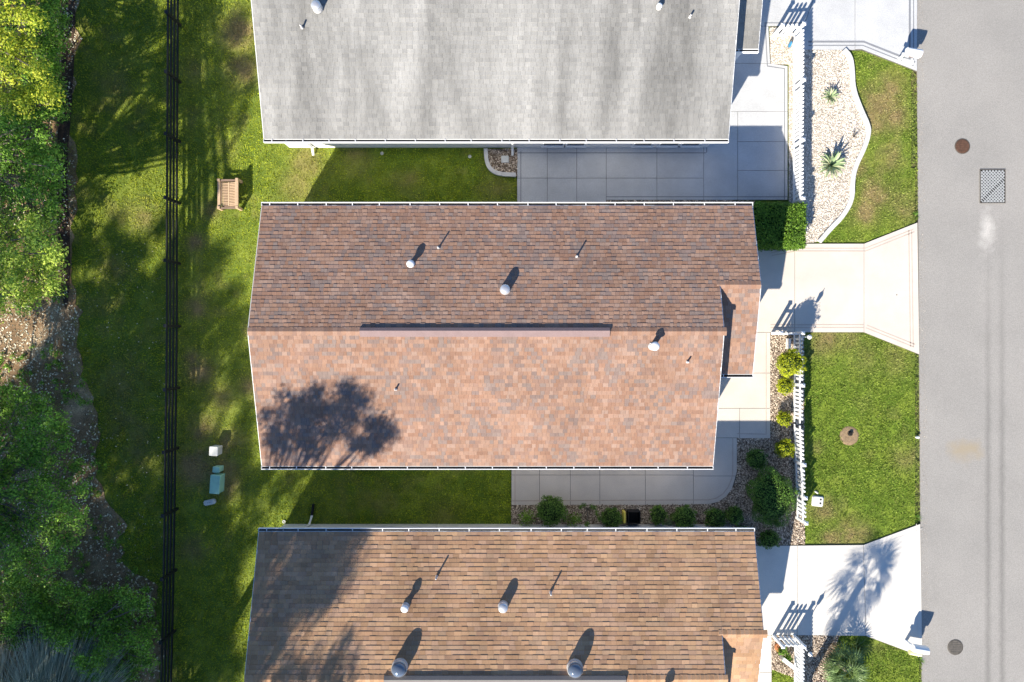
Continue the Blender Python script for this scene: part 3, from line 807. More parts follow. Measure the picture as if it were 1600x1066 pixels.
def roofz(py, yR, yN, yS):
    """height of a roof surface seen at photo row py"""
    z = 3.0
    for _ in range(6):
        y = (533-py)*(25-z)/F
        z = ZR-(y-yR)*(ZR-ZE)/(yN-yR) if y > yR else ZR-(yR-y)*(ZR-ZE)/(yR-yS)
    return z
def v3(h, px, py, r, hh, kind, name='vent_pipe'):
    yR, yN, yS, ro = {'M': (.30, 4.46, -4.12, HM), 'N': (11.12, 15.28, 6.70, HN), 'S': (-10.59, -6.32, -15.0, HS)}[h]
    z = roofz(py, yR, yN, yS); up = (533-py)*(25-z)/F > yR
    vent(ro, px, py, z, r, hh, -.28 if up else .28, kind, name)
v3('M', 641, 412, .125, .24, 'cap'); v3('M', 789, 452, .155, .22, 'turn'); v3('M', 1024, 541, .14, .42, 'cap')
for a in ((684,386,.24),(902,400,.24),(617,609,.17),(1076,566,.16)): v3('M', a[0], a[1], .028, a[2], 'pipe', 'plumbing_pipe')
v3('S', 632, 952, .125, .25, 'cap'); v3('S', 786, 951, .155, .22, 'turn'); v3('S', 1040, 1085, .13, .42, 'cap')
v3('S', 623, 1047, .235, .23, 'dome', 'skylight'); v3('S', 899, 1048, .235, .23, 'dome', 'skylight')
for a in ((681,905,.24),(861,930,.24)): v3('S', a[0], a[1], .028, a[2], 'pipe', 'plumbing_pipe')
v3('N', 493, 7, .15, .25, 'turn'); v3('N', 469, 39, .03, .2, 'pipe', 'plumbing_pipe'); v3('N', 1080, 23, .03, .17, 'pipe', 'plumbing_pipe'); v3('N', 1031, 8, .09, .16, 'cap')
# downspouts
def downspout(parent, pts, w=.035):
    b = MB(); b.tube(pts, w*1.25, 4); b.build('downspout', M['trim'], parent)
y0 = 6.70+.38
for dx, xe in ((-7.4, -7.25), (.02, .02)):
    downspout(HN, [(dx-.1, 6.62, 2.36), (dx-.08, 6.75, 2.2), (xe, y0-.06, 1.9), (xe, y0-.06, .25), (xe, y0-.3, .08)])
y0 = -6.32-.38
downspout(HS, [(-7.6, -6.25, 2.36), (-7.5, -6.4, 2.2), (-7.35, y0+.06, 1.9), (-7.35, y0+.06, .3), (-7.3, y0+.35, .08)])
b = MB(); b.tube([(-7.3, y0+.35, .09), (-7.25, y0+.75, .08)], .05, 8); b.build('drain_hose', M['blackp'], HS)
mbx = MB(); mbx.bevbox(-7.45, y0+.001, 1.1, -7.2, y0+.14, 1.6, .02); mbx.build('meter_box', M['blackp'], HS)

# ------------------------------------------------------------------ picket fences
def fence_picket(label, runs, h, sp=.133, pw=.085, post_at=()):
    x0, y0 = runs[0][0]
    root = empty('picket_fence', (x0, y0, 0), label, 'fence', 'low white picket fences in front of the houses')
    pm = MB()
    # picket with dog-eared top, local: width along X
    pts = [(-pw/2, .06), (pw/2, .06), (pw/2, h-.05), (pw*.2, h), (-pw*.2, h), (-pw/2, h-.05)]
    n = 6; tk = .018
    pm.add([(p[0], -tk, p[1]) for p in pts]+[(p[0], tk, p[1]) for p in pts], [tuple(range(n)), tuple(range(n, 2*n))[::-1]]+[(i, n+i, n+(i+1) % n, (i+1) % n) for i in range(n)])
    pme = pm.mesh('picket', M['white'])
    po = MB(); po.bevbox(-.05, -.05, 0, .05, .05, h+.02, .006); pome = po.mesh('post', M['white'])
    cp = MB(); cp.add([(-.065,-.065,h+.02),(.065,-.065,h+.02),(.065,.065,h+.02),(-.065,.065,h+.02),(-.065,-.065,h+.045),(.065,-.065,h+.045),(.065,.065,h+.045),(-.065,.065,h+.045),(0,0,h+.09)],
                      [(3,2,1,0),(0,1,5,4),(1,2,6,5),(2,3,7,6),(3,0,4,7),(4,5,8),(5,6,8),(6,7,8),(7,4,8)]); cpme = cp.mesh('post_cap', M['white'])
    for run in runs:
        for (a, b) in zip(run[:-1], run[1:]):
            a = Vector((*a, 0)); b = Vector((*b, 0)); d = b-a; L = d.length; ang = math.atan2(d.y, d.x)
            Mx = Matrix.Translation(a) @ Matrix.Rotation(ang, 4, 'Z')
            for z in (.17, h-.2):
                r = MB(); r.box(.04, -.052, z, L-.04, -.019, z+.07, Mx); r.build('rail', M['white'], root)
            k = int(L/sp)
            for i in range(k):
                u = (i+.5)*L/k
                if u < .08 or u > L-.08: continue
                o = link('picket', pme, root); o.location = Vector(o.location)+a+d*(u/L); o.rotation_euler = (0, 0, ang)
    for p in post_at:
        o = link('post', pome, root); o.location = Vector(o.location)+Vector((*p, 0)); 
        c = bpy.data.objects.new('post_cap', cpme); COL.objects.link(c); c.parent = o
    return root
FH = .84
a1 = P(1207, 58); c1 = P(1239, 56); e1 = P(1238, 318); m1 = P(1239, 140); m2 = P(1238, 230)
fence_picket('upper white picket fence beside the pale gravel bed', [[a1, c1], [c1, m1, m2, e1]], .93, post_at=[a1, c1, m1, m2, e1])
a2 = P(1206, 521); c2 = P(1239, 521); e2 = [P(1239, 600), P(1239, 660), P(1241, 720), P(1243, 770), P(1244, 808)]
fence_picket('middle white picket fence behind the lime green ball shrubs', [[a2, c2], [c2]+e2], FH, post_at=[a2, c2, e2[0], e2[2], e2[3], e2[4]])
a3 = P(1208, 993); c3 = P(1240, 993); e3 = [P(1240, 1080), P(1240, 1200)]
fence_picket('bottom right white picket fence with flowers in its corner', [[a3, c3], [c3]+e3], .90, post_at=[a3, c3]+e3)
# lantern posts in the fence corners
def lantern(px, py, label):
    x, y = P(px, py)
    root = empty('lantern_post', (x, y, 0), label, 'lamp post', 'short lantern posts at the fence corners')
    b = MB(); b.tube([(x, y, 0), (x, y, 1.0)], .018, 8); b.build('pole', M['white'], root, True)
    b = MB(); b.lathe([(.035, 1.0), (.06, 1.04), (.075, 1.18), (.05, 1.19)], 8, (x, y, 0)); b.build('lantern_glass', M['glass'], root)
    b = MB(); b.lathe([(.085, 1.185), (.06, 1.23), (.015, 1.29), (.01, 1.36)], 8, (x, y, 0)); b.build('lantern_roof', M['white'], root)
lantern(1243, 527, 'short white lantern post at the corner of the middle fence')
lantern(1244, 999, 'short white lantern post at the corner of the bottom fence')

# black rail fence (west)
FB = [P(282.5, -120), P(282, 40), P(281.5, 129), P(281, 222), P(280.5, 318), P(280.5, 412), P(280.5, 510), P(279.5, 606), P(278, 700), P(277, 795), P(275.5, 890), P(273.5, 985), P(271, 1085), P(268, 1190)]
def black_fence():
    root = empty('rail_fence', (FB[0][0], FB[0][1], 0), 'long black four rail fence dividing the back lawn', 'fence')
    h = .96
    for p in FB:
        b = MB(); b.bevbox(p[0]-.05, p[1]-.05, 0, p[0]+.05, p[1]+.05, h+.06, .01); o = b.build('post', M['black'], root)
        c = MB(); c.box(p[0]-.06, p[1]-.06, h+.062, p[0]+.06, p[1]+.06, h+.085); c.build('post_cap', M['black'], o)
    for a, b_ in zip(FB[:-1], FB[1:]):
        a = Vector((*a, 0)); d = Vector((*b_, 0))-a; Mx = Matrix.Translation(a) @ Matrix.Rotation(math.atan2(d.y, d.x), 4, 'Z')
        for z in (.16, .40, .63, .86):
            r = MB(); r.box(.052, -.02, z, d.length-.052, .02, z+.09, Mx); r.build('rail', M['black'], root)
black_fence()

# ------------------------------------------------------------------ vegetation
def sphere_leaves(c, r, n, size, fill=.55, up=.4):
    d = rng.normal(0, 1, (n, 3)); d /= np.linalg.norm(d, axis=1)[:, None]
    rad = (fill+(1-fill)*rng.random(n))[:, None]
    lump = 1+.19*np.sin(d[:, 0:1]*5+c[0]*3)*np.cos(d[:, 1:2]*6+c[1]*2)
    p = np.array(c)+d*rad*lump*np.array(r)
    return leaf_quads(p, size, up, d)
def merge(parts):
    V = np.concatenate([p[0] for p in parts]); off = 0; Fs = []
    for v, f in parts: Fs.append(f+off); off += len(v)
    return V, np.concatenate(Fs)
def ball_shrub(px, py, rx, ry, rz, zc, m, label, size=.05, n=1500, cat='shrub', group=None, fill=.75, stem=.02, core=True):
    """px,py = where the crown centre shows in the photo"""
    x, y = P(px, py, zc)
    k = (25-zc)/F; rx *= k; ry *= k
    root = empty('shrub', (x, y, 0), label, cat, group)
    parts = [sphere_leaves((x, y, zc), (rx, ry, rz), n, size, fill)]
    for _ in range(9):
        a = random.uniform(0, 6.283); q = random.uniform(.75, 1.0)
        parts.append(sphere_leaves((x+math.cos(a)*rx*q, y+math.sin(a)*ry*q, zc+rz*random.uniform(-.1, .6)), (rx*.2, ry*.2, rz*.2), max(8, n//60), size*1.1, .1))
    V, Fc = merge(parts)
    link('foliage', np_mesh('foliage', V, Fc, m), root)
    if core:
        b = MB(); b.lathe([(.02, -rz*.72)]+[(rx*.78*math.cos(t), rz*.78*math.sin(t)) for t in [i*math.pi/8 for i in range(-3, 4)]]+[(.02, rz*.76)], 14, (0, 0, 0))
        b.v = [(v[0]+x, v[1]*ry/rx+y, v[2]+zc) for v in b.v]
        b.build('inner_dark_core', M['core'], root, True)  # solid dark core painted as the shaded inside, no single branches
    b = MB(); b.tube([(x, y, 0), (x+.01, y, zc-rz*.4)], stem, 6); b.build('stem', M['bark'], root)
    return root
G1 = 'lime green ball shrubs along the middle fence'
ball_shrub(1236, 567, 21.5, 21.5, .46, 1.15, M['lime'], 'largest lime green ball shrub, at the fence corner', .055, 2600, group=G1, fill=.85)
ball_shrub(1227, 603, 13.5, 14, .26, .34, M['lime'], 'small lime shrub directly below the largest lime ball', .05, 1200, group=G1)
ball_shrub(1225.5, 654, 12.5, 13, .25, .32, M['lime'], 'smallest lime shrub, halfway along the middle fence', .05, 1100, group=G1)
ball_shrub(1226, 701, 16, 15.5, .30, .38, M['lime'], 'lime shrub beside the big dark oval shrub', .05, 1500, group=G1)
G2 = 'dark green clipped shrubs in the river stone bed'
ball_shrub(1182, 718, 16.5, 17, .34, .40, M['bushD'], 'round dark shrub where the patio edge steps in', .05, 1700, group=G2)
ball_shrub(1206, 776, 36, 46, .62, .72, M['bushD'], 'big dark oval shrub behind the lower end of the fence', .06, 7500, group=G2, fill=.85, stem=.05)
ball_shrub(1202, 843, 17.5, 14.5, .30, .36, M['bushD'], 'round dark shrub at the edge of the white driveway', .05, 1500, group=G2)
ball_shrub(1147, 805, 14.5, 16, .30, .36, M['bushD'], 'round dark shrub at the curved patio corner', .05, 1400, group=G2)
ball_shrub(1163, 831, 16, 9, .20, .24, M['bushD'], 'low dark shrub half hidden at the tan roof corner', .05, 900, group=G2)
ball_shrub(1118, 809, 19, 16, .30, .36, M['bushD'], 'loose dark shrub left of the curved patio corner', .06, 1500, group=G2, fill=.6)
ball_shrub(1069, 808, 21, 18, .36, .40, M['bushD'], 'wide green shrub right of the small grey blue plant', .06, 2000, group=G2, fill=.7)
ball_shrub(1029, 805, 15, 15, .30, .34, M['bushD'], 'soft green shrub right of the black tub', .06, 1200, group=G2, fill=.6)
ball_shrub(955, 810, 17.5, 18, .34, .40, M['bushD'], 'green shrub left of the black tub', .06, 1700, group=G2, fill=.65)
ball_shrub(862, 798, 25, 24, .48, .62, M['bushD'], 'tallest round green shrub at the left end of the bed', .06, 3200, group=G2, fill=.75, stem=.03)
ball_shrub(823, 810, 14, 14, .24, .28, M['leafG'], 'small sparse shrub at the far left of the bed', .05, 600, group=G2, fill=.3, core=False)
ball_shrub(897, 813, 13, 13, .24, .28, M['leafG'], 'small sparse shrub between the tall shrub and the rose', .05, 500, group=G2, fill=.3, core=False)
def twiggy(px, py, label, spread=.45, h=1.0, n=9, m=None, leaf=.06):
    x, y = P(px, py, .5)
    root = empty('shrub', (x, y, 0), label, 'shrub')
    b = MB(); parts = []
    for i in range(n):
        a = i/n*6.28+random.uniform(-.3, .3); r = spread*random.uniform(.5, 1); hh = h*random.uniform(.6, 1)
        tip = (x+math.cos(a)*r, y+math.sin(a)*r, hh)
        b.tube([(x, y, 0), (x+math.cos(a)*r*.4, y+math.sin(a)*r*.4, hh*.6), tip], [.015, .01, .005], 5)
        parts.append(sphere_leaves(tip, (.12, .12, .1), 55, leaf, .1))
    b.build('stems', M['bark'], root)
    if m is not None:
        V, Fc = merge(parts); link('foliage', np_mesh('foliage', V, Fc, m), root)
    return root
twiggy(920, 800, 'leggy rose bush with open reddish stems beside the patio', m=M['bushD'])
twiggy(1343, 207, 'tiny leafless twig shrub at the bulge of the white curb', .22, .3, 8)
ball_shrub(1046, 817, 7, 7, .14, .16, M['agave'], 'small grey blue plant between two green shrubs', .06, 260, fill=.2, core=False)

def box_foliage(name, label, x0, y0, x1, y1, h, m, n, size):
    root = empty(name, ((x0+x1)/2, (y0+y1)/2, 0), label, 'hedge')
    u = rng.random((n, 3)); face = rng.integers(0, 6, n)
    j = rng.uniform(0, .10, n)
    P3 = np.stack([x0+(x1-x0)*u[:, 0], y0+(y1-y0)*u[:, 1], .05+(h-.05)*u[:, 2]], 1)
    top = face < 3
    P3[top, 2] = h-j[top]
    f = face == 3; P3[f, 1] = y0+j[f]
    f = face == 4; P3[f, 0] = x1-j[f]
    f = face == 5; P3[f, 1] = y1-j[f]
    P3 += rng.normal(0, .03, (n, 3))
    cx, cy = (x0+x1)/2, (y0+y1)/2
    # rounded, bumpy edges
    P3[:, 2] -= .10*np.clip(np.abs((P3[:, 0]-cx)/((x1-x0)/2)), 0, 1)**8 + .10*np.clip(np.abs((P3[:, 1]-cy)/((y1-y0)/2)), 0, 1)**8
    P3[:, 2] += (vnoise(P3[:, 0], P3[:, 1], 2.5)-.5)*.14
    V, Fc = leaf_quads(P3, size, .7)
    link('foliage', np_mesh('foliage', V, Fc, m), root)
    b = MB(); b.bevbox(x0+.1, y0+.1, 0, x1-.1, y1-.1, h-.16, .06); b.build('inner_dark_core', M['core'], root)  # dark block filling the hedge, coloured as its inner shade
    for i in range(5):
        b = MB(); xx = x0+(i+.5)*(x1-x0)/5; b.tube([(xx, (y0+y1)/2, 0), (xx, (y0+y1)/2, h*.6)], .02, 5); b.build('stem', M['bark'], root)
hx0, hy0 = P(1163, 386, .9); hx1, hy1 = P(1259, 317, .9)
box_foliage('hedge', 'thick clipped green hedge between the middle roof and the gravel bed', hx0, hy0, hx1, hy1, 1.0, M['hedge'], 11000, .075)

def leaf_blade(L, w, curve, m, name, seg=5, fold=.3):
    """pointed channelled leaf from the origin along +X, rising then arching"""
    V = []; Fc = []
    for i in range(seg+1):
        t = i/seg; x = L*t; z = curve[0]*math.sin(t*math.pi*.5)-curve[1]*t*t
        ww = w*(math.sin(math.pi*(t*.82+.18))**.7) if i < seg else 0.002
        V += [(x, -ww, z+ww*fold), (x, 0, z), (x, ww, z+ww*fold)]
    for i in range(seg):
        for k in range(2):
            a = i*3+k; Fc.append((a, a+3, a+4, a+1))
    return np_mesh(name, V, Fc, m)
def rosette(px, py, r, label, n, mats, zc=.15, cat='agave'):
    x, y = P(px, py, zc)
    root = empty('agave', (x, y, 0), label, cat, 'agaves in the pale gravel bed')
    mes = [leaf_blade(r, r*.085, (r*.5, r*.25), mats[0], 'leaf'), leaf_blade(r*.95, r*.085, (r*.75, r*.2), mats[1], 'leaf'), leaf_blade(r*.7, r*.08, (r*.95, .0), mats[0], 'leaf')]
    for i in range(n):
        tier = 0 if i < n*.4 else (1 if i < n*.75 else 2)
        o = bpy.data.objects.new('leaf', mes[tier]); COL.objects.link(o); o.parent = root
        o.location = (0, 0, .05); o.rotation_euler = (0, random.uniform(-.12, .12), i*2.39996); s = random.uniform(.85, 1.1); o.scale = (s, s, s)
rosette(1298, 151, .34, 'smaller agave, near the top of the pale gravel bed', 26, (M['agave'], M['agavep']))
rosette(1298, 259, .54, 'larger agave, low in the pale gravel bed', 36, (M['agave'], M['agavep']))

def fan_frond(L, m, name, n=15, stalk=.46):
    """fan palm leaf: stalk plus a pleated fan of pointed segments, along +X"""
    V = []; Fc = []
    n = 13
    def q(vs):
        b = len(V); V.extend(vs); Fc.append(tuple(range(b, b+4)))
    s = L*stalk
    q([(0, -.012, 0), (s, -.008, s*.18), (s, .008, s*.18), (0, .012, 0)])
    for i in range(n):
        a = (i/(n-1)-.5)*R(190); fl = (L-s)*(.72+.28*math.cos(a))
        d = Vector((math.cos(a), math.sin(a), -.10)); pn = Vector((-math.sin(a), math.cos(a), 0))*fl*.052
        o = Vector((s, 0, s*.18)); mid = o+d*fl*.55; tip = o+d*fl+Vector((0, 0, -fl*.25))
        q([o, mid+pn+Vector((0,0,.01)), tip, mid-pn])
    return np_mesh(name, V, Fc, m)
def palm(x, y, h, L, n, label, trunk_r=.12, skirt=0, group=None, m=None):
    root = empty('palm', (x, y, 0), label, 'palm', group)
    b = MB(); zz = [i*h/8 for i in range(9)]
    b.tube([(x+.03*math.sin(z), y, z) for z in zz], [trunk_r*(1.15-.03*i) for i in range(9)], 10)
    b.build('trunk', M['bark'], root, True)
    me = fan_frond(L, m or M['palm'], 'frond'); md = fan_frond(L*.8, M['dead'], 'frond')
    for i in range(n):
        o = bpy.data.objects.new('frond', me); COL.objects.link(o); o.parent = root; o.location = (0, 0, h)
        el = -R(68)+R(104)*(i+.5)/n
        o.rotation_euler = (random.uniform(-.3, .3), el, i*2.39996); s = random.uniform(.85, 1.1); o.scale = (s, s, s)
    for i in range(skirt):
        o = bpy.data.objects.new('frond', md); COL.objects.link(o); o.parent = root; o['label'] = 'dry hanging frond'
        o.location = (0, 0, h-.1-random.uniform(0, .9)); o.rotation_euler = (0, random.uniform(.7, 1.35), i*2.39996)
    return root
x, y = P(1350, 905)
palm(x-SX*5.2, y-SY*5.2, 5.2, 1.22, 25, 'tall fan palm beside the bottom house, casting its shadow on the white driveway', .13, 9)
x, y = P(1322, 1046, .4)
palm(x, y, .35, .95, 24, 'low spiky fan palm beside the bottom lawn', .12, 5)
# dry grass tuft with thin stalks near the low palm
def tuft(name, label, x, y, n, L, m, lean=(0, 0), spread=.8, w=.008, cat='grass clump', base=.15, rise=.8):
    V = []; Fc = []
    for i in range(n):
        a = random.uniform(0, 6.283); r = base*math.sqrt(random.random()); sp = spread*random.random()
        l = L*random.uniform(.6, 1.1)
        d = Vector((math.cos(a)*sp+lean[0], math.sin(a)*sp+lean[1], rise)).normalized()
        p = Vector((x+math.cos(a)*r, y+math.sin(a)*r, 0)); s = Vector((-d.y, d.x, 0))
        s = (s.normalized() if s.length > .01 else Vector((1, 0, 0)))*w
        prev = None
        for k in range(4):
            t = k/3; c = p+d*l*t+Vector((d.x, d.y, 0))*l*.35*t*t-Vector((0, 0, l*.30*t*t)); ww = s*(1-.85*t)
            cur = (len(V), len(V)+1); V += [c-ww, c+ww]
            if prev: Fc.append((prev[0], prev[1], cur[1], cur[0]))
            prev = cur
    root = empty(name, (x, y, 0), label, cat)
    link('blades', np_mesh('blades', V, Fc, m), root); return root
x, y = P(1296, 1012); tuft('grass_clump', 'thin dry grass clump in the gravel beside the bottom fence', x, y, 90, .55, M['dead'], w=.006)
x, y = P(1338, 1012); tuft('grass_clump', 'brown and green grass clump at the edge of the white driveway', x, y, 160, .5, M['palm'], w=.009)

# ---- woodland
def crown_tree(name, label, trunk, clusters, m, leaf=.13, dens=1.0, trunk_r=.12, group=None, limb=.035, cat='tree', up=.4):
    """trunk=(x,y); clusters=[(x,y,z,r)]"""
    root = empty(name, (trunk[0], trunk[1], 0), label, cat, group)
    zc = np.mean([c[2] for c in clusters]); tx, ty = trunk
    cx = np.mean([c[0] for c in clusters]); cy = np.mean([c[1] for c in clusters])
    zf = max(.3, zc*.55)
    b = MB(); mid = (tx+(cx-tx)*.25, ty+(cy-ty)*.25, zf)
    b.tube([(tx, ty, -.02), (tx+.05, ty+.03, zf*.5), mid, (cx*.5+mid[0]*.5, cy*.5+mid[1]*.5, zf+(zc-zf)*.6)], [trunk_r*1.25, trunk_r, trunk_r*.8, trunk_r*.45], 8)
    b.build('trunk', M['bark'], root, True)
    b = MB(); parts = []
    for (x, y, z, r) in clusters:
        s = Vector(mid)+Vector((random.uniform(-.1, .1), random.uniform(-.1, .1), random.uniform(0, .4)*zf*.3)); e = Vector((x, y, z-r*.2))
        q = s.lerp(e, .5)+Vector((random.uniform(-.25, .25), random.uniform(-.25, .25), -.1))
        b.tube([s, q, e], [limb*1.4, limb, limb*.35], 5)
        n = int(dens*170*(r/.6)**2*(.13/leaf)**2)
        parts.append(sphere_leaves((x, y, z), (r, r, r*.6), n, leaf, .25, up))
    b.build('limbs', M['bark'], root)
    V, Fc = merge(parts); link('crown', np_mesh('crown', V, Fc, m), root)
    return root
def clusters_in(poly_px, z0, z1, n, r0, r1):
    xs = [p[0] for p in poly_px]; ys = [p[1] for p in poly_px]; out = []
    pts = []
    while len(out) < n:
        bx, by = 0, 0; best = -1
        for _ in range(12):
            x = random.uniform(min(xs), max(xs)); y = random.uniform(min(ys), max(ys))
            if not inpoly(np.array([x]), np.array([y]), poly_px)[0]: continue
            dd = min([(x-a)**2+(y-b_)**2 for a, b_ in pts] or [1e9])
            if dd > best: best = dd; bx, by = x, y
        if best < 0: continue
        pts.append((bx, by)); z = random.uniform(z0, z1); X, Y = P(bx, by, z); out.append((X, Y, z, random.uniform(r0, r1)))
    return out
WG = 'trees at the edge of the wood'
crown_tree('tree', 'yellow green sunlit tree in the top left corner', P(-40, 60), clusters_in([(-120,-60),(58,-40),(60,20),(50,60),(70,100),(95,130),(88,160),(40,170),(-120,170)], 4.2, 5.4, 46, .35, .6), M['leafY'], .085, 1.7, group=WG)
crown_tree('tree', 'bright green tree left of the mulch strip, with pale bare branches', P(-30, 255), clusters_in([(-110,190),(40,185),(70,215),(92,240),(95,270),(80,330),(40,330),(-110,330)], 3.2, 4.6, 40, .32, .55), M['leafG'], .085, 1.5, group=WG)
crown_tree('tree', 'light green leafy tree above the sunlit sand', P(-20, 410), clusters_in([(-110,340),(20,335),(70,350),(90,400),(85,445),(50,480),(-10,495),(-110,500)], 3.8, 5.2, 44, .35, .55), M['leafP'], .085, 1.7, group=WG)
crown_tree('tree', 'mid green tree shaded at the top of the mulch strip', P(50, 40), clusters_in([(40,-60),(95,-60),(98,40),(92,170),(60,190),(30,150),(45,90)], 1.6, 2.8, 36, .35, .5), M['leafG'], .085, 1.6, group=WG)
crown_tree('bush', 'dark undergrowth bush between the yellow green tree and the bright green tree', P(20, 200), clusters_in([(-100,-60),(70,-60),(96,80),(88,300),(84,460),(20,490),(-100,490)], .6, 1.5, 100, .35, .6), M['leafD'], .095, 1.6, cat='bush')
crown_tree('tree', 'green shaded tree on the left edge below the sand', P(-30, 760), clusters_in([(-110,600),(20,590),(70,640),(112,690),(132,750),(112,830),(75,900),(-110,915)], 2.2, 3.6, 95, .38, .58), M['leafG'], .085, 1.7, group=WG)
crown_tree('bush', 'wide green bush beside the black fence at the bottom left', P(110, 985), clusters_in([(-100,925),(60,910),(150,935),(190,915),(232,945),(238,990),(225,1060),(150,1060),(90,1000),(-100,1010)], 0.9, 1.9, 85, .35, .5), M['leafG'], .085, 1.8, cat='bush')
crown_tree('bush', 'small low seedling bush on the leaf litter', P(140, 815), clusters_in([(125,800),(158,800),(158,832),(125,832)], .2, .35, 4, .12, .2), M['leafD'], .09, 1.2, cat='bush', trunk_r=.02, limb=.01)
crown_tree('bush', 'small green sprout bush in the sunlit gap of the litter', P(90, 605), clusters_in([(80,595),(105,595),(105,615),(80,615)], .2, .35, 4, .1, .16), M['leafG'], .09, 1.2, cat='bush', trunk_r=.02, limb=.01)
x, y = P(110, 1100); tuft('grass_clump', 'large feathery grey green grass clump in the bottom left corner', x, y, 4200, 3.0, M['feather'], lean=(.45, .8), spread=.8, w=.014, base=1.1, rise=1.5)
x, y = P(15, 1085); tuft('grass_clump', 'pale straw grass clump in the bottom left corner', x, y, 900, 2.8, M['litterleaf'], lean=(.4, .9), spread=.7, w=.014, base=.6, rise=1.5)

def low_cover():
    pts = []
    wp = PL([(60,500),(120,500),(190,830),(255,960),(255,1066),(100,1066),(-60,900),(-60,600)])
    xs = [p[0] for p in wp]; ys = [p[1] for p in wp]
    parts = []
    for _ in range(900):
        x = random.uniform(min(xs), max(xs)); y = random.uniform(min(ys), max(ys))
        if not inpoly(np.array([x]), np.array([y]), wp)[0] or vnoise(np.array([x]), np.array([y]), .9)[0] < .52: continue
        q = random.uniform(.06, .2); parts.append(sphere_leaves((x, y, q*.7), (q, q, q*.5), int(30*q/.12), .07, .2, 1.0))
    V, Fc = merge(parts)
    tag(link('ground_cover', np_mesh('ground_cover', V, Fc, M['leafG'])), 'low green weeds sprouting through the leaf litter', 'weeds', kind='stuff')
low_cover()
# ---- tall trees of the wood outside the frame, whose shade falls over the lawn and the roofs
SHADE = [  # (polygon in the photo on the surface, surface height, density)
 ([(285,330),(340,350),(372,420),(392,480),(402,700),(350,1080),(-40,1080),(-40,720),(20,600),(75,535),(110,480),(108,395),(150,395),(205,345),(262,330)], 0, 1.0),
 ([(100,40),(100,-80),(400,-80),(398,170),(335,200),(292,110),(262,70),(215,80),(160,150),(105,240)], 0, .5),
 ([(412,612),(460,598),(520,585),(560,590),(600,640),(612,728),(410,728)], 2.9, 1.3),
 ([(398,832),(580,832),(560,880),(535,930),(585,985),(610,1066),(570,1200),(375,1200)], 3.0, .95),
 ([(288,690),(404,700),(408,830),(380,1100),(262,1100),(275,900)], 0, .8),
 ([(104,70),(150,70),(175,240),(185,400),(104,400)], 0, .8),
 ([(400,735),(480,735),(600,750),(600,830),(470,810),(440,790),(400,760)], 0, .6),
]
GAPS = [(372,805,8,34),(392,905,7,40),(230,960,12,45),(180,425,30,10),(120,830,14,22),(60,880,18,14),(440,860,8,28),(128,300,1,1)]
def shade_wood():
    cl = []
    for poly, zs, dn in SHADE:
        pl = PL(poly, zs)
        xs = [p[0] for p in pl]; ys = [p[1] for p in pl]
        A = (max(xs)-min(xs))*(max(ys)-min(ys))
        n = int(A*4.6*dn)
        x = rng.uniform(min(xs), max(xs), n); y = rng.uniform(min(ys), max(ys), n)
        k = inpoly(x, y, pl)
        for gx, gy in GAPS_W(zs): k &= True
        for px, py, rx, ry in (GAPS if zs == 0 else []):
            cx, cy = P(px, py, zs); dx = x-cx; dy = y-cy
            u = (dx*.88-dy*.47)/(rx*.0234+.12); v = (dx*.47+dy*.88)/(ry*.0234+.12)
            k &= (u*u+v*v) > 1
        for X, Y in zip(x[k], y[k]):
            for _ in range(10):
                z = random.uniform(8.2, 12.5)
                cx, cy = X-SX*(z-zs), Y-SY*(z-zs); r = random.uniform(.38, .62)
                if any(-80 < 800+(cx+SX*(z-q))*F/(25-q) < 112 and -60 < 533-(cy+SY*(z-q))*F/(25-q) < 512 for q in (1.5, 3, 4.5)) and random.random() < .93: continue
                if cx < -.75*(25-z)-r-.5 or cy < -.5*(25-z)-r-.5:
                    cl.append((cx, cy, z, r)); break
    return cl
def GAPS_W(z): return []
cl = shade_wood()
# group the clusters into trees
cen = [c for c in cl]
C = np.array(cl); K = 11
TW = ['farthest south of all', 'second from the south', 'third from the south', 'fourth from the south', 'fifth from the south', 'sixth, in the middle of the wood', 'fifth from the north', 'fourth from the north', 'third from the north', 'second from the north', 'farthest north of all']
seeds = C[rng.choice(len(C), K, replace=False)][:, :2].copy()
for _ in range(12):
    d = ((C[:, None, :2]-seeds[None])**2).sum(2); a = d.argmin(1)
    for k in range(K):
        if (a == k).any(): seeds[k] = C[a == k][:, :2].mean(0)
order = np.argsort(seeds[:, 1]); seeds = seeds[order]; a = np.argsort(order)[a]
for k in range(K):
    sub = [tuple(c) for c in C[a == k]]
    if len(sub) < 2: continue
    sx, sy = seeds[k]
    crown_tree('tall_tree', 'tall tree of the shady wood, %s' % TW[k], (sx+random.uniform(-.3, .3), sy-.3), sub, M['leafG'], .115, 1.35, .16, 'tall trees of the wood', .03)
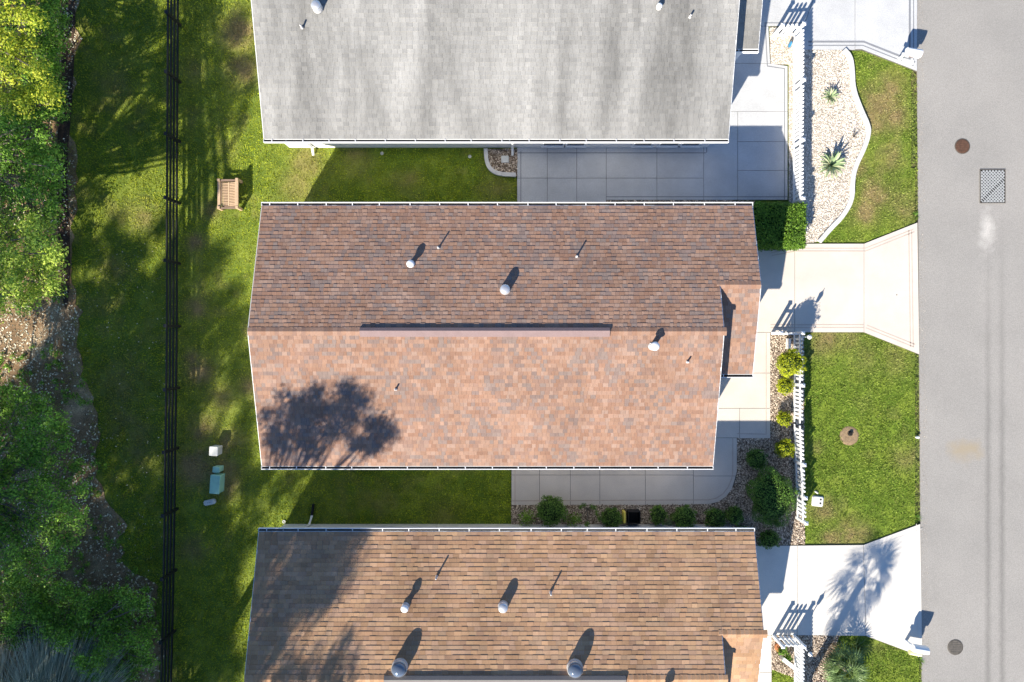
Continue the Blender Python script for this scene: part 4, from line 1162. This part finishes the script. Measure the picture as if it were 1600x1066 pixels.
# one leaning, sparse tree with bare limbs whose stripes lie along the fence
def bare_tree():
    root = empty('bare_tree', (-21.5, -12.5, 0), 'leaning tree with long bare limbs outside the left edge of the photo', 'tree')
    b = MB()
    b.tube([(-21.5, -12.5, 0), (-21.0, -12.0, 3), (-20.3, -11.2, 6), (-19.6, -10.9, 8)], [.2, .17, .15, .1], 8); b.build('trunk', M['bark'], root, True)
    limbs = [((355,282),(350,225),(338,120),(333,0),(330,-60)), ((340,300),(335,240),(325,120),(318,0),(312,-80)), ((322,330),(318,240),(310,120),(305,0),(300,-60)),
             ((305,340),(300,230),(296,120),(296,0)), ((286,326),(306,290),(330,268),(352,240),(380,200)), ((320,420),(322,340),(325,250))]
    b = MB()
    for lm in limbs:
        pts = []
        for i, (px, py) in enumerate(lm):
            z = 8.6+i*.9; X, Y = P(px, py); pts.append((X-SX*z, Y-SY*z, z))
        b.tube([(-19.6, -10.9, 8)]+pts if False else pts, [.11, .10, .09, .07, .05][:len(pts)], 6)
        b.tube([(-19.6, -10.9, 8), tuple((Vector((-19.6, -10.9, 8))+Vector(pts[0]))/2), pts[0]], [.08, .09, .1], 6)
    b.build('limbs', M['bark'], root)
bare_tree()

# ------------------------------------------------------------------ small things
def boxthing(name, label, cat, px, py, w, d, h, m, rz=0, bev=.02, group=None, lid=None):
    x, y = P(px, py, h)
    root = empty(name, (x, y, 0), label, cat, group, rz=rz)
    b = MB(); b.bevbox(-w/2, -d/2, 0, w/2, d/2, h, bev); b.build('cabinet', m, root, local=True)
    l = MB(); l.bevbox(-w/2-.012, -d/2-.012, h+.002, w/2+.012, d/2+.012, h+.03, bev); l.build('lid', lid or m, root, local=True)
    return root
r = boxthing('transformer_box', 'largest pale green utility cabinet on the back lawn', 'utility box', 336, 757, .34, .66, .42, M['green_box'], R(-4))
boxthing('pedestal_box', 'small pale green utility pedestal above the large green cabinet', 'utility box', 338, 734, .24, .20, .34, M['green_box'], R(-4))
boxthing('junction_box', 'white square utility pedestal on the back lawn', 'utility box', 334, 705, .30, .32, .38, M['beige_box'], R(-3))
b = boxthing('utility_cover', 'long white utility lid below the green cabinets', 'utility box', 327.5, 785, .42, .17, .10, M['beige_box'], R(12), .05)
for i in range(3):
    s = MB(); s.lathe([(.012, .131), (.012, .136)], 8, (-.06+i*.06, 0, 0)); s.build('bolt', M['blackp'], b, local=True)
boxthing('valve_cover', 'square white utility lid in the little corner gravel bed', 'cover', 789, 249, .26, .24, .05, M['beige_box'])

# valve box with two holes
x, y = P(1277, 783)
root = empty('meter_cover', (x, y, 0), 'worn concrete meter cover with two dark holes on the lawn by the fence', 'cover', rz=R(-6))
b = MB(); b.bevbox(-.21, -.19, 0, .21, .19, .07, .04); b.build('cover', M['curb'], root, local=True)
for dy in (-.06, .08):
    s = MB(); s.lathe([(.035, .069), (.035, .073)], 12, (.09, dy, 0)); s.build('hole', M['pit'], root, local=True)
s = MB(); s.bevbox(-.30, .21, 0, -.14, .27, .05, .02, Matrix.Rotation(R(-30), 4, 'Z')); s.build('chip', M['curb'], root, local=True)

# dirt ring with a dark stump standing in for its hole
x, y = P(1327, 681)
root = empty('tree_stump', (x, y, 0), 'small near black stump in place of a dark hole, in a round dirt ring on the front lawn', 'stump')
b = MB(); b.lathe([(.37, -.01), (.34, .006), (.25, .016), (.12, .004)], 24, (x, y, 0)); b.build('dirt_ring', M['dirt'], root, True)
b = MB(); b.lathe([(.09, .0), (.075, .08), (.06, .1)], 9, (x+.02, y+.08, 0)); b.build('stump', M['pit'], root)  # pit colour paints the darkness of a hole onto this stump
for i in range(5):
    a = i*1.3; b = MB(); b.tube([(x+.02, y+.08, .05), (x+.02+math.cos(a)*.12, y+.08+math.sin(a)*.1, .04)], [.02, .006], 5); b.build('root', M['bark'], root)

# manholes
def manhole(px, py, m, label):
    x, y = P(px, py)
    root = empty('manhole', (x, y, 0), label, 'manhole cover', 'manhole covers in the road')
    b = MB(); b.lathe([(.285, .0), (.285, .030), (.262, .034), (.262, .022)], 36, (x, y, 0)); b.build('rim', M['iron'], root)
    b = MB(); b.lathe([(.255, .01), (.255, .029), (.245, .033)], 36, (x, y, 0)); b.build('lid', m, root)
    for i in range(-2, 3):
        b = MB(); w = math.sqrt(.23**2-(i*.085)**2); b.box(x-w, y+i*.085-.012, .033, x+w, y+i*.085+.012, .039); b.build('rib', m, root)
manhole(1503, 229, M['rust'], 'rusty red manhole cover near the storm grate')
manhole(1492, 1011, M['iron'], 'dull grey manhole cover at the bottom of the road')

# storm grate
def grate():
    x0, y0 = P(1531, 317); x1, y1 = P(1569, 266)
    root = empty('storm_grate', ((x0+x1)/2, (y0+y1)/2, 0), 'rectangular steel storm drain grate set in the road', 'drain grate')
    b = MB(); b.box(x0, y0, .0, x1, y1, .026); b.build('pit', M['pit'], root)
    fr = MB(); t = .022
    fr.box(x0-t, y0-t, .0, x1+t, y0, .045); fr.box(x0-t, y1, .0, x1+t, y1+t, .045); fr.box(x0-t, y0+.001, 0, x0, y1-.001, .044); fr.box(x1, y0+.001, 0, x1+t, y1-.001, .044)
    fr.build('frame', M['iron'], root)
    sp = .115; w = x1-x0; h = y1-y0
    for s, z in ((1, .030), (-1, .036)):
        c = -h if s > 0 else 0
        k = -int((w+h)/sp)-1
        for i in range(-30, 31):
            # line x*s - y = const
            off = i*sp
            pts = []
            for (ax, ay, bx, by) in ((0,0,w,0),(w,0,w,h),(w,h,0,h),(0,h,0,0)):
                fa = s*ax-ay-off; fb = s*bx-by-off
                if fa*fb < 0: u = fa/(fa-fb); pts.append((ax+(bx-ax)*u, ay+(by-ay)*u))
            if len(pts) == 2 and math.dist(*pts) > .08:
                a = Vector((x0+pts[0][0], y0+pts[0][1], z)); d = Vector((x0+pts[1][0], y0+pts[1][1], z))-a
                q = MB(); q.box(.02, -.018, 0, d.length-.02, .018, .006, Matrix.Translation(a) @ Matrix.Rotation(math.atan2(d.y, d.x), 4, 'Z')); q.build('bar', M['steel'], root)
grate()

# wooden slatted bench
def bench():
    x, y = P(354.5, 302, .45)
    root = empty('bench', (x, y, 0), 'small weathered wooden slatted bench on the sunny back lawn', 'bench')
    w, l = .70, 1.0
    for sx in (-1, 1):
        for sy in (-1, 1):
            b = MB(); b.box(sx*w/2-.045, sy*l/2-.045, 0, sx*w/2+.045, sy*l/2+.045, .36 if sx < 0 else .46); b.build('leg', M['wood'], root, local=True)
    for sx, z in ((-1, .24), (1, .38)):
        b = MB(); b.box(sx*w/2-.05, -l/2+.05, z, sx*w/2+.05, l/2-.05, z+.07); b.build('beam', M['wood'], root, local=True)
    for sy in (-1, 1):
        b = MB(); b.box(-w/2+.05, sy*l/2-.035, .27, w/2-.05, sy*l/2+.035, .31); b.build('armrest', M['wood2'], root, local=True)
    # seat, framed back panel leaning to the right
    n = 15
    for i in range(n):
        yy = -l/2+.1+i*(l-.2)/(n-1)
        b = MB(); b.box(-.24, yy-.016, .24, -.02, yy+.016, .262); b.build('seat_slat', M['wood'], root, local=True)
        Mx = Matrix.Translation((.0, 0, .25)) @ Matrix.Rotation(R(-20), 4, 'Y')
        b = MB(); b.box(.03, yy-.016, 0, .28, yy+.016, .022, Mx); b.build('back_slat', M['wood'], root, local=True)
    b = MB(); Mx = Matrix.Translation((.0, 0, .252)) @ Matrix.Rotation(R(-20), 4, 'Y')
    b.box(-.02, -l/2+.07, -.002, .028, l/2-.07, .03, Mx); b.box(.282, -l/2+.07, -.002, .32, l/2-.07, .03, Mx); b.build('back_frame', M['wood'], root, local=True)
    b = MB(); b.box(-.28, -l/2+.07, .235, -.25, l/2-.07, .268); b.build('seat_frame', M['wood'], root, local=True)
    b = MB(); b.box(-.26, -l/2+.08, .10, .26, l/2-.08, .12); b.build('lower_shelf', M['wood2'], root, local=True)
bench()

# mailboxes
def mailbox(px, py, label, yellow):
    x, y = P(px, py)
    root = empty('mailbox', (x, y, 0), label, 'mailbox', 'white mailboxes beside the road', rz=R(-10))
    h = .56
    b = MB(); b.bevbox(-.05, -.05, 0, .05, .05, h, .01); b.build('post', M['white'], root, local=True)
    b = MB(); b.box(-.12, -.04, h-.16, .40, .04, h-.10); b.build('support_arm', M['white'], root, local=True)
    s = MB(); prof = [(-.13, 0), (.13, 0), (.13, .13)]+[(.13*math.cos(t), .13+.13*math.sin(t)) for t in [i*math.pi/8 for i in range(1, 8)]]+[(-.13, .13)]
    n = len(prof)
    s.add([(-.10, p[0], h+p[1]) for p in prof]+[(.42, p[0], h+p[1]) for p in prof], [tuple(range(n))[::-1], tuple(range(n, 2*n))]+[(i, (i+1) % n, n+(i+1) % n, n+i) for i in range(n)])
    s.build('box', M['white'], root, local=True)
    s = MB(); s.box(.422, -.125, h+.01, .432, .125, h+.15); s.build('door', M['lead'], root, local=True)
    s = MB(); s.box(.05, -.145, h+.02, .2, -.135, h+.06); s.build('flag', M['rust'] if not yellow else M['yellow'], root, local=True)
    if yellow:
        s = MB(); s.lathe([(.085, 0), (.085, .42), (.07, .42)], 12, (0, 0, 0)); s.v = [(v[2]-.06, v[0]-.24, v[1]+h-.12) for v in s.v]; s.build('newspaper_tube', M['paleyellow'], root, local=True)
    else:
        s = MB(); s.lathe([(.085, 0), (.085, .36), (.07, .36)], 12, (0, 0, 0)); s.v = [(v[2]-.06, v[0]-.24, v[1]+h-.12) for v in s.v]; s.build('newspaper_tube', M['white'], root, local=True)
mailbox(1404, 93, 'white mailbox at the corner of the grey driveway, top right', False)
mailbox(1414, 1001, 'white mailbox with pale yellow newspaper tube, bottom right', True)

# black tub with yellow board
x, y = P(991, 809, .4)
root = empty('storage_tub', (x, y, 0), 'open black square tub among the shrubs beside the patio', 'tub')
b = MB(); w = .22
for a in ((-w, -w, -w+.02, w), (w-.02, -w, w, w), (-w+.0201, -w, w-.0201, -w+.02), (-w+.0201, w-.02, w-.0201, w)): b.box(a[0], a[1], 0, a[2], a[3], .45)
b.build('side', M['blackp'], root, local=True)
b = MB(); b.box(-w+.021, -w+.021, .01, w-.021, w-.021, .18); b.build('base', M['pit'], root, local=True)
x, y = P(976, 809, .4)
b = MB(); b.bevbox(-.045, -.2, 0, .045, .2, .42, .012); o = b.build('yellow_box', M['yellow']); o.location = (x, y, 0)
tag(o, 'narrow yellow box standing against the black tub', 'box')
# garden pole lying by the rose, small pots
x, y = P(932, 826, .1); b = MB(); b.tube([(-.05, .12, .25), (.06, -.15, .05)], .014, 6); o = b.build('garden_stake', M['paleyellow']); o.location = (x, y, 0); tag(o, 'pale wooden garden stake leaning by the wall near the rose', 'stake')
x, y = P(919, 824, .1); b = MB(); b.lathe([(.06, 0), (.085, .12), (.09, .13), (.07, .13)], 14); o = b.build('plant_pot', M['beige_box']); o.location = (x, y, .03); tag(o, 'small pale empty plant pot below the rose bush', 'pot')

# sprinkler rings, pipes by the house
for i, (px, py, lb) in enumerate(((597,240,'round white sprinkler ring left of the middle of the upper side lawn'),(734,245,'round white sprinkler ring beside the little corner bed'),(444,815,'round pale sprinkler ring near the bottom house corner'),(1400,404+57,'tiny dark drain cap on the cream driveway'))):
    x, y = P(px, py)
    zz = .05 if i == 3 else .0
    b = MB(); b.lathe([(.055, zz), (.06, zz+.03), (.04, zz+.035), (.035, zz+.012)] if i < 3 else [(.02, zz), (.02, zz+.006)], 18)
    o = b.build('sprinkler_head' if i < 3 else 'drain_cap', M['beige_box'] if i < 3 else M['pit']); o.location = (x, y, 0); tag(o, lb, 'sprinkler' if i < 3 else 'cap')

# roadside bits
x, y = P(1432, 683); b = MB(); b.lathe([(.05, 0), (.05, .12), (.03, .14)], 12); o = b.build('curb_marker', M['white']); o.location = (x, y, 0); tag(o, 'short white pipe marker at the lawn edge by the road', 'marker')
for px, py, lb in ((1432,810,'small dark weed tuft where the middle lawn meets road and driveway'),(1437,1032,'small dark weed tuft beside the bottom mailbox'),(1429,337,'small dark weed tuft at the upper lawn corner by the road')):
    x, y = P(px, py); tuft('weed', lb, x, y, 45, .16, M['leafD'], w=.008, cat='weed', base=.08)
# ornament and planters inside the fences
x, y = P(1236, 68, .3)
b = MB(); b.lathe([(.03, 0), (.10, .08), (.13, .18), (.09, .30), (.05, .36)], 16); b.v = [(v[0]*.35, v[1]*.8, v[2]) for v in b.v]; o = b.build('garden_ornament', M['blue'], smooth=True); o.location = (x, y, .03); tag(o, 'blue oval glazed garden ornament inside the upper fence corner', 'ornament')
x, y = P(1221, 1016, .2)
root = empty('flower_pot', (x, y, 0), 'orange pot of bright green leaves inside the bottom fence corner', 'potted plant')
b = MB(); b.lathe([(.10, .03), (.14, .2), (.15, .22), (.12, .22)], 16, (x-.1, y+.08, 0)); b.build('pot', M['terracotta'], root)
V, Fc = merge([sphere_leaves((x, y, .32), (.2, .16, .12), 160, .1, .2), sphere_leaves((x+.2, y-.3, .25), (.2, .22, .14), 200, .1, .2)]); link('foliage', np_mesh('foliage', V, Fc, M['hedge']), root)
# white board bench in the corner
x, y = P(1226, 1030, .4)
root = empty('bench', (x, y, 0), 'slim white painted seat boards inside the bottom fence', 'seat', rz=R(-38))
for k, (a, b_) in enumerate(((-.08, .02), (.0, .1))):
    s = MB(); s.box(-.05+.0*k, -.03+a, .38, .62, -.03+a+.06, .42); s.build('board', M['white'], root, local=True)
for xx in (-.02, .58):
    s = MB(); s.box(xx, -.10, 0, xx+.05, .02, .378); s.build('leg', M['white'], root, local=True)
# low timber behind the middle fence corner
x, y = P(1232, 536, .2)
b = MB(); b.box(-.03, -.22, 0, .05, .16, .28); o = b.build('white_block', M['white']); o.location = (x, y, 0.03); tag(o, 'white block standing inside the corner of the middle fence', 'block')
